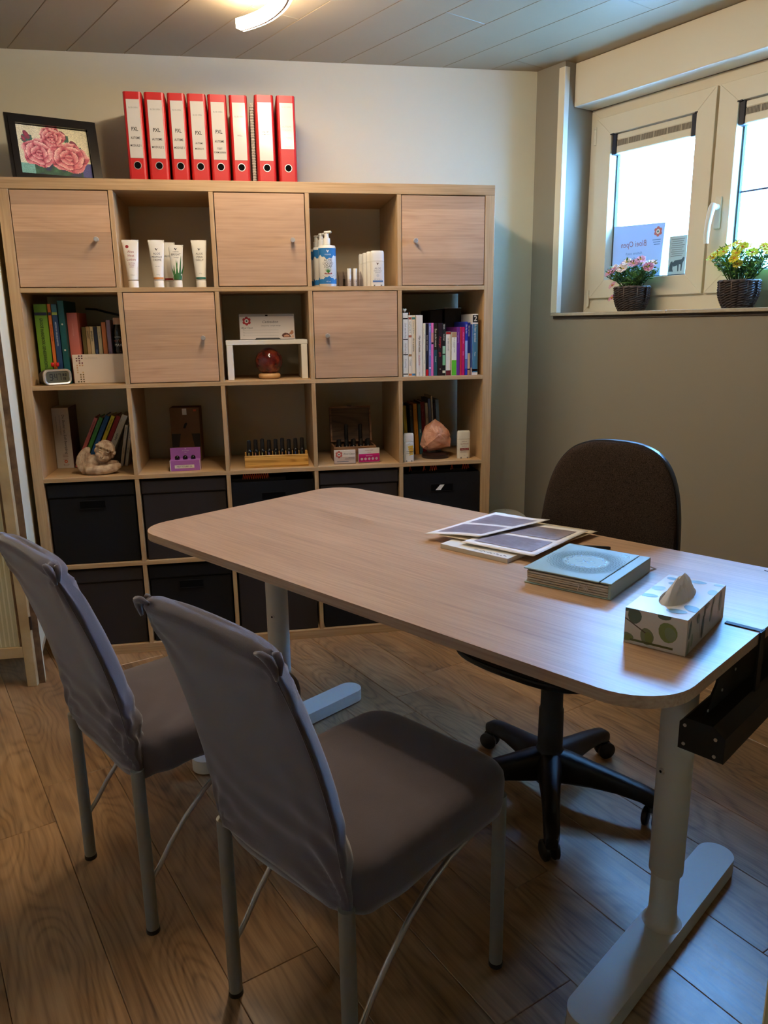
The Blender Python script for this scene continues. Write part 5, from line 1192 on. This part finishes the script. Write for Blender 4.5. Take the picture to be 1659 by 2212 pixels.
for x, y, s in ((-.0, .022, 'M'), (.0, -.022, 'S'), (.022, 0, 'L'), (-.022, 0, 'H')): text(bm, s, .010, cx+x, cy+y, f, 0)
text(bm, 'ALBUM', .006, .150, .214, f, 1); text(bm, 'DAGEN', .006, .150, .206, f, 1); text(bm, 'INVULBOEK', .006, .150, .198, f, 1)
obj('cover_print', bm, [M_lace, M_sil], al, auto='keep')
bm = B(); f0 = lambda u, v: (u, -.0022, v)
tube(bm, [(.128, -.002, .010), (.132, -.004, .022)], .0012, 6); 
for a in (0, PI/3, 2*PI/3): d = Vector((math.cos(a), 0, math.sin(a)))*.006; tube(bm, [Vector((.146, -.003, .016))-d, Vector((.146, -.003, .016))+d], .0009, 5)
tube(bm, [(.129, .01, .0265), (.130, -.003, .023)], .0006, 5); tube(bm, [(.146, .01, .0265), (.146, -.003, .023)], .0006, 5)
obj('charm', bm, M_chrome, al, smooth='auto')
bm = B(); pts = [(AW-.02, AD+.001, .016), (AW-.012, AD+.018, .008), (AW-.004, AD+.030, .0008), (AW+.004, AD+.034, .0008), (AW-.000, AD+.022, .006), (AW-.012, AD+.004, .017)]
vs = [bm.verts.new(p) for p in pts]; bm.faces.new(vs[:3]+vs[4:]); bm.faces.new((vs[2], vs[3], vs[4])); o = obj('ribbon', bm, pal((206, 206, 200)), al); md = o.modifiers.new('t', 'SOLIDIFY'); md.thickness = .0006

pd = thing('writing_pad', 'thick white A4 pad lying under the loose printed sheets', 'pad', dpos(0, .026, DH+.0003), DA+math.radians(1.5))
bxo('block', mat('pad_paper', (214, 210, 196), .8), pd, 0, .207, 0, .296, 0, .0118, .0004)
bm = B()
for k in range(14): tube(bm, [(.10+.007*k, .012+.004*math.sin(k*1.7), .0124), (.104+.007*k, .015+.004*math.cos(k*2.1), .0124)], .0005, 4)
obj('writing', bm, M_gink, pd)
def sheet(label, c, z, m, lines, waves=.0, seed=0):
    """c: four corners in desk coordinates (s, w, dz) from near left, anticlockwise"""
    th = thing('paper_sheet', label, 'paper', dpos(c[0][0], c[0][1], DH+z), DA)
    Q = [Vector((p[0]-c[0][0], p[1]-c[0][1], p[2])) for p in c]; r = random.Random(seed); n = 14
    def at(u, v, dz=0):
        p = Q[0]*(1-u)*(1-v)+Q[1]*u*(1-v)+Q[2]*u*v+Q[3]*(1-u)*v
        return Vector((p.x, p.y, p.z+waves*(math.sin(u*4.2+seed)*math.sin(v*3.3+seed*2))*.5+waves*.5+dz))
    bm = B(); G = [[bm.verts.new(at(i/n, j/n)) for j in range(n+1)] for i in range(n+1)]
    for i in range(n):
        for j in range(n): bm.faces.new((G[i][j], G[i+1][j], G[i+1][j+1], G[i][j+1]))
    o = obj('sheet', bm, m, th, smooth=True); md = o.modifiers.new('t', 'SOLIDIFY'); md.thickness = .0004; md.offset = -1
    if lines:
        bm = B(); mi_ = [mat('grey_slide_print', (146, 136, 142), .45, var=.12, vs=60), mat('slide_text', (126, 116, 124), .5)]
        def patch(u0, u1, v0, v1, k, mi, nn=8):
            H_ = [[bm.verts.new(at(u0+(u1-u0)*i/nn, v0+(v1-v0)*j/nn, k)) for j in range(nn+1)] for i in range(nn+1)]
            for i in range(nn):
                for j in range(nn): fc = bm.faces.new((H_[i][j], H_[i+1][j], H_[i+1][j+1], H_[i][j+1])); fc.material_index = mi
        for v0, v1 in ((.10, .46), (.53, .90)):
            patch(.10, .90, v0, v1, .0011, 0, 16)
            for q in range(9):
                vv = v1-.03-(v1-v0-.06)*q/9; patch(.16+.02*r.random(), .84-.2*r.random(), vv-.008, vv, .0016, 1, 8)
        obj('print', bm, mi_, th, auto='keep', smooth=True)
    return th
sheet('cream loose paper sheet under the printed handouts, its tip at the far desk edge', [(.030, .070, 0), (.236, .120, 0), (.245, .395, 0), (.060, .372, 0)], .0126, mat('cream_sheet', (222, 206, 176), .8), False, .0012, 3)
sheet('small cream sheet with its left corner showing under the top handout', [(-.040, .064, .004), (.10, .10, 0), (.12, .33, 0), (-.015, .33, .004)], .0146, MATS['cream_sheet'], False, .001, 5)
sheet('white printed handout with two grey slides, lying towards the album', [(.046, .052, .0), (.250, .076, -.0005), (.236, .362, 0), (.040, .336, .0)], .0176, M_paper, True, .002, 1)
sheet('white printed handout on top of the paper pile, left corner overhanging the pad', [(-.078, .052, -.004), (.064, .106, .0), (.112, .368, .004), (-.050, .336, .004)], .0226, M_paper, True, .004, 2)
th = thing('pen', 'black pen lying on the far right of the desk', 'pen', dpos(.684, .366, DH+.0048), DA)
bm = B(); tube(bm, [(0, 0, 0), (.012, -.003, 0), (.014, -.0035, 0), (.098, -.027, 0), (.103, -.0285, 0)], [.0008, .0009, .0044, .0046, .003], 12); obj('barrel', bm, M_black, th, smooth='auto'); bm = B(); tube(bm, [(.06, -.0165, .0048), (.100, -.0277, .0052)], [.0011, .0011], 6); obj('clip', bm, M_chrome, th)
th = thing('pen', 'dark pen half hidden behind the album', 'pen', dpos(.252, .255, DH+.0045), DA+.5)
bm = B(); tube(bm, [(0, 0, 0), (.01, 0, 0), (.09, 0, 0), (.094, 0, 0)], [.001, .0042, .0042, .003], 12); obj('barrel', bm, M_black, th, smooth='auto')

# ------------------------------------------------------------------ visitor chairs: stretch cover over a tube frame
def sell(n, hx, hy, e, cx=0, cy=0):
    out = []
    for i in range(n):
        t = 2*PI*i/n; c, s = math.cos(t), math.sin(t)
        out.append((cx+hx*math.copysign(abs(c)**(2/e), c), cy+hy*math.copysign(abs(s)**(2/e), s)))
    return out
def bsec(n, hx, hy):      # flat behind, rounded towards the front
    out = []
    for i in range(n):
        t = 2*PI*i/n; c, s_ = math.cos(t), math.sin(t); e = 5.0; y = math.copysign(abs(s_)**(2/e), s_)
        out.append((hx*math.copysign(abs(c)**(2/e), c)*(1-.21*(y+1)/2), hy*y))
    return out
def yr(z):            # rear face of the backrest, metres behind the rear legs
    t = max(0, (z-.37)/.5); return -.010-.030*t-.095*t*t
def fabric_folds(p, seed, amp):
    d = 0
    for k, (cx, cz) in enumerate(((.175, .40), (-.175, .40), (.17, .85), (-.17, .85))):
        r = math.hypot(p.x-cx, p.z-cz); a = math.atan2(p.z-cz, p.x-cx)
        d += amp*math.exp(-r/(.13 if k < 2 else .07))*math.sin(a*(13 if k < 2 else 9)+seed+5*mnoise.noise(Vector((p.x*4, p.z*4, seed))))*min(1, r/.03)
    d += amp*.9*math.sin(75*(p.z+.45*p.x)+seed+9*mnoise.noise(Vector((p.x*4, p.z*4, seed+3))))*math.exp(-((p.z-.47)/.09)**2)*(.35+.65*max(0, min(1, (p.x+.12)/.24)))
    d += amp*.7*math.sin(60*(p.z-.7*p.x)+seed+7*mnoise.noise(Vector((p.x*4, p.z*4, seed+9))))*math.exp(-((p.z-.80)/.05)**2)*max(0, min(1, abs(p.x)/.17-.3))
    return d
def chair(label, x, y, ang, seed, amp):
    th = thing('dining_chair', label, 'chair', (x, y, 0), math.radians(ang-90), 'dining chairs with grey stretch covers')
    n = 96
    # backrest
    rings = []
    lv = [.392+.01*i for i in range(47)]
    for z in lv: 
        t = (z-.37)/.5; thk = .060-.012*t; hw = .186+.006*math.sin(min(1, t)*PI)-.008*t*t
        rings.append([Vector((px, yr(z)+thk/2+py, z)) for px, py in bsec(n, hw, thk/2)])
    zt = lv[-1]
    for k in range(1, 8):
        a = k/8*PI/2; zz = zt+.020*math.sin(a); thk = .046*math.cos(a)+.003; hw = .178-.012*(1-math.cos(a))
        rings.append([Vector((px, yr(zt)-.004*math.sin(a)+.024+py, zz)) for px, py in bsec(n, hw, thk/2)])
    for ri, r in enumerate(rings):
        for p in r:
            up = max(0, (p.z-.80)/.09)
            p.z += up*.010*(1-(p.x/.18)**2)
            f = fabric_folds(p, seed, amp)
            side = 1 if p.y > yr(p.z)+.025 else -1
            p.y += f*side
    bm = B(); ring_loft(bm, rings); bk = obj('backrest', bm, M_fabric, th, smooth=True)
    # tucked corners: the surplus cloth of the cover stands off in small puckers
    for sx in (-1, 1):
        bm = B(); y0 = yr(.86)+.018
        tube(bm, [(sx*.140, y0-.013, .868), (sx*.158, y0-.016, .872), (sx*.172, y0-.015, .868), (sx*.177, y0-.011, .856), (sx*.177, y0-.007, .838)], [.003, .0055, .0072, .006, .003], 10)
        tube(bm, [(sx*.160, y0+.002, .868), (sx*.170, y0+.002, .869), (sx*.177, y0+.000, .860), (sx*.178, y0-.002, .844)], [.004, .006, .0055, .003], 10)
        obj('corner_tuck', bm, M_fabric, bk, smooth=True)
    # side seams
    hw_ = lambda z: .186+.006*math.sin(min(1, (z-.37)/.5)*PI)-.008*((z-.37)/.5)**2
    for sx in (1,):
        bm = B(); tube(bm, [(sx*(.93*hw_(z)+.0005), yr(z)+.005, z) for z in [.47+.02*i for i in range(19)]], .0012, 5); obj('seam', bm, M_fabric, bk, smooth=True)
    # seat
    def ring(z, inset, k):
        out = []
        for px, py in sell(n, .192-inset, .226-inset, 6.5 if inset < .03 else 5, 0, .216):
            q = Vector((px, py, z))
            if k < 9:
                a = math.atan2(py-.216, px)
                fr = math.exp(-(math.hypot(px-.185, py-.01)/.12)) + math.exp(-(math.hypot(px+.185, py-.01)/.12))+.4*math.exp(-(math.hypot(px-.185, py-.43)/.10))+.4*math.exp(-(math.hypot(px+.185, py-.43)/.10))
                w = amp*1.3*fr*math.sin((px*1.2+py)*70+z*55+seed)
                q.x += w*(1 if px > 0 else -1)*.7
                if k < 2: q.z += .006*math.sin(a*5+seed)*(.3+fr)
            return_z = amp*1.2*math.sin((px*.8+py)*60+seed)*math.exp(-math.hypot(abs(px)-.19, py-.02)/.09) if k >= 9 else 0
            q.z += return_z
            out.append(q)
        return out
    prof = [(.374, .010), (.378, .003), (.392, .0), (.410, -.001), (.430, -.001), (.446, .001), (.456, .006), (.463, .014), (.467, .024), (.4695, .042), (.471, .07), (.472, .11), (.4725, .15), (.4728, .18)]
    bm = B(); R = ring_loft(bm, [ring(z, i, k) for k, (z, i) in enumerate(prof)], False, True)
    inner = [ring(.385, .016, 9), ring(.44, .02, 9)]
    R2 = ring_loft(bm, inner, False, True)
    for i in range(n): bm.faces.new((R[0][i], R[0][(i+1) % n], R2[0][(i+1) % n], R2[0][i]))
    obj('seat', bm, M_fabric, th, smooth=True)
    # frame
    for sx in (-1, 1):
        for yy in (.0, .412):
            bm = B(); cyl(bm, (sx*.168, yy, .008), (sx*.168, yy, .40), .0138, seg=18); lg = obj('leg', bm, M_silver, th, smooth='auto')
            bm = B(); lathe(bm, [(.0146, 0), (.0150, .002), (.0146, .010)], 16, (sx*.168, yy, 0)); obj('rubber_foot', bm, M_black, lg, smooth='auto')
        bm = B(); tube(bm, [(sx*.166, .010, .128), (sx*.166, .03, .150), (sx*.166, .06, .192), (sx*.166, .10, .238), (sx*.166, .15, .283), (sx*.166, .20, .317), (sx*.166, .26, .343), (sx*.166, .33, .358), (sx*.166, .402, .363)], .0056, 10); obj('side_stretcher', bm, mat('satin_chrome', (190, 190, 188), .32, metal=.8), th, smooth='auto')
    bm = B(); cyl(bm, (-.160, .412, .366), (.160, .412, .366), .0058, seg=10); obj('front_rail', bm, MATS['satin_chrome'], th, smooth='auto')
a = math.radians(36); sx_, sy_ = math.sin(a), -math.cos(a)
chair('grey covered dining chair in the foreground, its back nearest the camera', .737+.168*sx_, -1.759+.168*sy_, 36, 1.0, .0034)
a = math.radians(33); sx_, sy_ = math.sin(a), -math.cos(a)
chair('grey covered dining chair at the left, behind the foreground chair', .372+.168*sx_, -1.277+.168*sy_, 33, 4.0, .0056)

# ------------------------------------------------------------------ office chair (local +y = facing direction)
oc = thing('office_chair', 'black five star office chair with brown tweed back, behind the desk', 'chair', (1.598, -1.252, 0), math.radians(216-90))
for k in range(5):
    wa = math.radians(-110.5+72*k)-math.radians(126); ca, sa_ = math.cos(wa), math.sin(wa)
    def at(r, s, z): return (r*ca-s*sa_, r*sa_+s*ca, z)
    rings = []
    for r, hw, zb, zt in ((.02, .034, .055, .150), (.06, .031, .058, .145), (.12, .026, .064, .132), (.19, .0225, .066, .118), (.25, .021, .060, .104), (.278, .020, .050, .096), (.300, .015, .046, .080)):
        rings.append([at(r, hw*math.copysign(abs(math.cos(q))**.62, math.cos(q)), (zb+zt)/2+(zt-zb)/2*math.copysign(abs(math.sin(q))**.62, math.sin(q))) for q in (2*PI*j/16 for j in range(16))])
    bm = B(); ring_loft(bm, rings); obj('base_arm', bm, M_black, oc, smooth='auto')
    bm = B(); tw = wa+k*1.1+.4; d = Vector((math.cos(tw), math.sin(tw), 0)); c = Vector(at(.280, 0, .0265)); nn = Vector((-d.y, d.x, 0))
    for s in (-1, 1):
        q0 = c+nn*(s*.006)-d*.010; q1 = c+nn*(s*.022)-d*.010; tube(bm, [q0, q0+nn*s*.003, q1-nn*s*.004, q1], [.022, .0262, .0262, .019], 20)
    tube(bm, [c-d*.010+Vector((0, 0, .012)), c+Vector((0, 0, .036))], [.012, .010], 8)
    obj('caster', bm, mat('caster_black', (14, 14, 15), .4), oc, smooth='auto')
bm = B(); lathe(bm, [(.040, .052), (.046, .07), (.046, .130), (.037, .150), (.0345, .155), (.0335, .268), (.0305, .272), (.0300, .345), (.0275, .349), (.0270, .41)], 28); obj('gas_column', bm, M_black, oc, smooth='auto')
bm = B(); box(bm, -.07, .07, -.10, .09, .405, .432, .006); obj('mechanism', bm, M_black, oc)
def blob(r0, r1, z, n=48, e=3.0, cy=0): return [(p[0], p[1], z) for p in sell(n, r0, r1, e, 0, cy)]
bm = B(); ring_loft(bm, [blob(.17, .16, .424, cy=.01), blob(.215, .205, .434, cy=.01), blob(.235, .222, .446, cy=.01), blob(.238, .225, .456, cy=.01), blob(.236, .223, .460, cy=.01)]); obj('seat_shell', bm, M_black, oc, smooth='auto')
bm = B(); ring_loft(bm, [blob(.233, .22, .4605, cy=.01), blob(.236, .224, .475, cy=.01), blob(.232, .220, .490, cy=.01), blob(.215, .203, .503, cy=.01), blob(.17, .16, .509, cy=.01), blob(.08, .08, .510, cy=.01)]); obj('seat', bm, M_tweed, oc, smooth='auto')
def backo(s, z0=.56, z1=.968):
    half = [(0, z0), (.10, z0), (.165, z0+.008), (.197, z0+.035), (.207, z0+.09), (.2075, z0+.15), (.200, z0+.23), (.186, z0+.295), (.163, z0+.345), (.128, z0+.382), (.080, z0+.402), (.035, z0+.408), (0, z0+.4085)]
    out = [(x, z) for x, z in half]+[(-x, z) for x, z in half[-2:0:-1]]
    # smooth densify
    pts = []
    n = len(out)
    for i in range(n):
        p0, p1, p2, p3 = [Vector(out[(i+j-1) % n]) for j in range(4)]
        for t in (0, .25, .5, .75): pts.append(.5*((2*p1)+(-p0+p2)*t+(2*p0-5*p1+4*p2-p3)*t*t+(-p0+3*p1-3*p2+p3)*t**3))
    cx, cz = 0, (z0+z1)/2
    return [((p.x-cx)*(1+s/.21), (p.y-cz)*(1+s/.205)+cz) for p in pts]
def boy(x, z): return -.262-.10*(z-.76)+.35*x*x     # curved, leaning back
def bring(s, dy): return [(x, boy(x, z)+dy, z) for x, z in backo(s)]
bm = B(); ring_loft(bm, [bring(-.06, .012), bring(-.02, .012), bring(-.004, .006), bring(.0, .0), bring(-.001, -.006)], True, True); obj('backrest', bm, M_tweed, oc, smooth='auto')
bm = B(); ring_loft(bm, [bring(-.002, -.004), bring(.004, -.006), bring(.005, -.018), bring(-.004, -.032), bring(-.04, -.044), bring(-.09, -.048)], True, True); obj('back_shell', bm, mat('black_shell', (16, 17, 20), .35), oc, smooth='auto')
bm = B(); tube(bm, [(0, -.05, .42), (0, -.20, .43), (0, -.285, .47), (0, -.305, .56), (0, -.300, .66)], [.02, .022, .024, .022, .018], 10); obj('back_bracket', bm, M_black, oc, smooth='auto')

# ------------------------------------------------------------------ folding screen at the left
M_shab = mat('distressed_cream_paint', (206, 184, 138), .7, var2=(176, 148, 104), vs=9, bump=.3, bs=60)
M_shabd = mat('worn_brown_edge', (128, 100, 66), .8, var2=(84, 62, 38), vs=26, bump=.4, bs=80)
M_cloth = mat('pale_green_cream_cloth', (190, 184, 148), .85)
def screen_panel(par, org, ang, wid, hgt, flip):
    """a framed leaf running from org along ang"""
    m = Matrix.Translation(org) @ Matrix.Rotation(ang, 4, 'Z')
    def add(name, bm, mm, p=None, **k): xform(bm, m); return obj(name, bm, mm, p or par, **k)
    lf = None
    for x0 in (0, wid-.036):
        bm = box(B(), x0, x0+.036, -.012, .012, 0, hgt, .002); add('stile', bm, M_shab)
    for z0, z1 in ((.118, .160), (hgt-.09, hgt-.05), (.86, .90)):
        bm = box(B(), .0363, wid-.0363, -.011, .011, z0, z1, .0015); add('rail', bm, M_shab)
    for z0, z1 in ((.1605, .8595), (.9005, hgt-.0905)):
        bm = box(B(), .0365, wid-.0365, -.003, .003, z0, z1); o = add('infill', bm, M_cloth)
        bm = B(); x = .045
        while x < wid-.045: box(bm, x, x+.005, -.0046, .0046, z0+.002, z1-.002); x += .0155
        o2 = add('pleat', bm, mat('pleat_cream', (214, 208, 176), .85), kind='stuff')
        for u in (.0365, wid-.0445): add('bead', box(B(), u, u+.008, -.0075, .0075, z0, z1), M_shabd)
fs = thing('folding_screen', 'distressed cream folding screen with pleated cloth, cut off at left edge', 'screen', (0, 0, 0))
screen_panel(fs, (-.008, -.226, 0), math.radians(180), .46, 1.72, 0)
ga = math.atan2(1, -.15)
m = Matrix.Translation((.003, -.214, 0)) @ Matrix.Rotation(ga, 4, 'Z')
bm = box(B(), .0022, .0305, -.011, .011, 0, 1.72, .001); xform(bm, m); obj('stile', bm, mat('pale_leaf_paint', (226, 218, 184), .75, var=.05, vs=6), fs)
bm = box(B(), 0, .002, -.011, .011, 0, 1.72); xform(bm, m); obj('worn_edge', bm, M_shabd, fs)
bm = box(B(), .031, .42, -.0098, .006, .13, 1.70, .001); xform(bm, m); obj('side_leaf', bm, MATS['pale_leaf_paint'], fs)
bm = box(B(), .42, .45, -.009, .009, 0, 1.72, .002); xform(bm, m); obj('stile', bm, M_shab, fs)
bm = box(B(), .0305, .42, -.009, .0065, .105, .1295, .001); xform(bm, m); obj('rail', bm, M_shab, fs)
for zz in (.25, 1.30):
    bm = B(); cyl(bm, (-.0045, -.236, zz-.025), (-.0045, -.236, zz+.025), .0045, seg=10); obj('hinge', bm, mat('rusty_hinge', (70, 54, 40), .6, metal=.6), fs, smooth='auto')

# ------------------------------------------------------------------ cream bin in the corner
wb = thing('waste_bin', 'cream domed waste bin in the corner between bookcase and window wall', 'bin', (1.968, .232, 0))
Mbin = mat('cream_bin_plastic', (236, 226, 204), .35)
bm = B(); lathe(bm, [(.095, 0), (.100, .004), (.118, .33), (.120, .335)], 36); obj('body', bm, Mbin, wb, smooth='auto')
bm = B()
prof = [(.122, .336), (.123, .352), (.119, .380), (.108, .408), (.090, .430), (.064, .446), (.034, .455), (.004, .458)]
lathe(bm, prof, 36, cap=False); dm = obj('dome_lid', bm, Mbin, wb, smooth='auto')
def dome(a, h):          # point just outside the dome
    for (r0, z0), (r1, z1) in zip(prof, prof[1:]):
        if z0 <= h <= z1: t = (h-z0)/(z1-z0); r = r0+(r1-r0)*t; return Vector(((r+.001)*math.cos(a), (r+.001)*math.sin(a), h+.001))
bm = B()
a0 = -PI/2-.15; top = [dome(a0+.62*(i/12*2-1), .406-.050*abs(i/12*2-1)**2) for i in range(13)]; bot = [dome(a0+.62*(i/12*2-1), .345) for i in range(13)]
vt_ = [bm.verts.new(p) for p in top]; vb_ = [bm.verts.new(p) for p in bot]
for i in range(12): bm.faces.new((vb_[i], vb_[i+1], vt_[i+1], vt_[i]))
obj('flap_opening', bm, M_hole, dm)
bm = B(); P_ = [dome(a0-.75+.45*math.cos(t)*1.0, .422+.022*math.sin(t)) for t in (2*PI*i/14 for i in range(14))]; c = bm.verts.new(dome(a0-.75, .424)+Vector((-.0003, -.0006, .0006))); vs = [bm.verts.new(p) for p in P_]
for i in range(14): bm.faces.new((c, vs[i], vs[(i+1) % 14]))
obj('grey_panel', bm, pal((140, 128, 104)), dm)

# ------------------------------------------------------------------ ceiling lamp: wavy double light band
cl_ = thing('ceiling_lamp', 'wavy white light band hanging under the ceiling, cut by the top edge', 'lamp', (0, 0, 0))
ctrl = [(.872, -.150), (.905, -.180), (.950, -.235), (.985, -.305), (1.008, -.385), (1.014, -.47), (1.0, -.56), (.972, -.65), (.940, -.74), (.920, -.83), (.922, -.92), (.945, -1.01), (.985, -1.09), (1.035, -1.16), (1.09, -1.23), (1.13, -1.31), (1.145, -1.40)]
cv = []
for i in range(len(ctrl)-1):
    p0, p1, p2, p3 = [Vector(ctrl[max(0, min(len(ctrl)-1, i+j-1))]) for j in range(4)]
    for t in (0, .25, .5, .75): cv.append(.5*((2*p1)+(-p0+p2)*t+(2*p0-5*p1+4*p2-p3)*t*t+(-p0+3*p1-3*p2+p3)*t**3))
cv.append(Vector(ctrl[-1]))
def band(u0, u1, z0, z1):
    bm = B(); rings = []
    for i, p in enumerate(cv):
        t = (cv[min(i+1, len(cv)-1)]-cv[max(0, i-1)]).normalized(); nn = Vector((-t.y, t.x))
        a, c = p+nn*u0, p+nn*u1
        rings.append([(a.x, a.y, z0), (c.x, c.y, z0), (c.x, c.y, z1), (a.x, a.y, z1)])
    ring_loft(bm, rings); return bm
M_led = mat('led_diffuser', (255, 250, 240), .6, emit=LAMP_C, es=LAMP_L)
obj('light_band', band(-.027, -.0045, 2.258, 2.286), M_led, cl_); obj('rail', band(-.0042, .0035, 2.256, 2.290), mat('aluminium_rail', (150, 140, 130), .4, metal=.7), cl_); obj('light_band', band(.0038, .0115, 2.258, 2.282), M_led, cl_)
for i in (18, 46):
    p = cv[i]; bm = B(); cyl(bm, (p.x, p.y, 2.289), (p.x, p.y, HC-.012), .004); lathe(bm, [(.03, HC-.012), (.032, HC-.0005)], 24, (p.x, p.y, 0)); obj('ceiling_mount', bm, M_white, cl_, smooth='auto')

# cupboard right of the camera, only a corner reaches into the frame
cb = thing('cupboard', 'cream cupboard cut off at the bottom right edge of the photo', 'cupboard', (1.405, -2.377, 0), TH)
M_cb = mat('cream_cupboard_paint', (206, 196, 152), .6)
bxo('body', M_cb, cb, .019, .60, 0, .48, .05, .70, .003); bxo('top', M_cb, cb, .0, .61, -.008, .485, .7003, .722, .003); bxo('plinth', M_cb, cb, .03, .59, .01, .46, 0, .0497)
for y0, y1 in ((.002, .239), (.241, .478)):
    dr = bxo('door', M_cb, cb, .0, .0187, y0, y1, .055, .695, .003)
    bm = B(); cyl(bm, (-.016, (y0+.03 if y0 > .1 else y1-.03), .45), (0, (y0+.03 if y0 > .1 else y1-.03), .45), .008); obj('knob', bm, M_chrome, dr, smooth='auto')
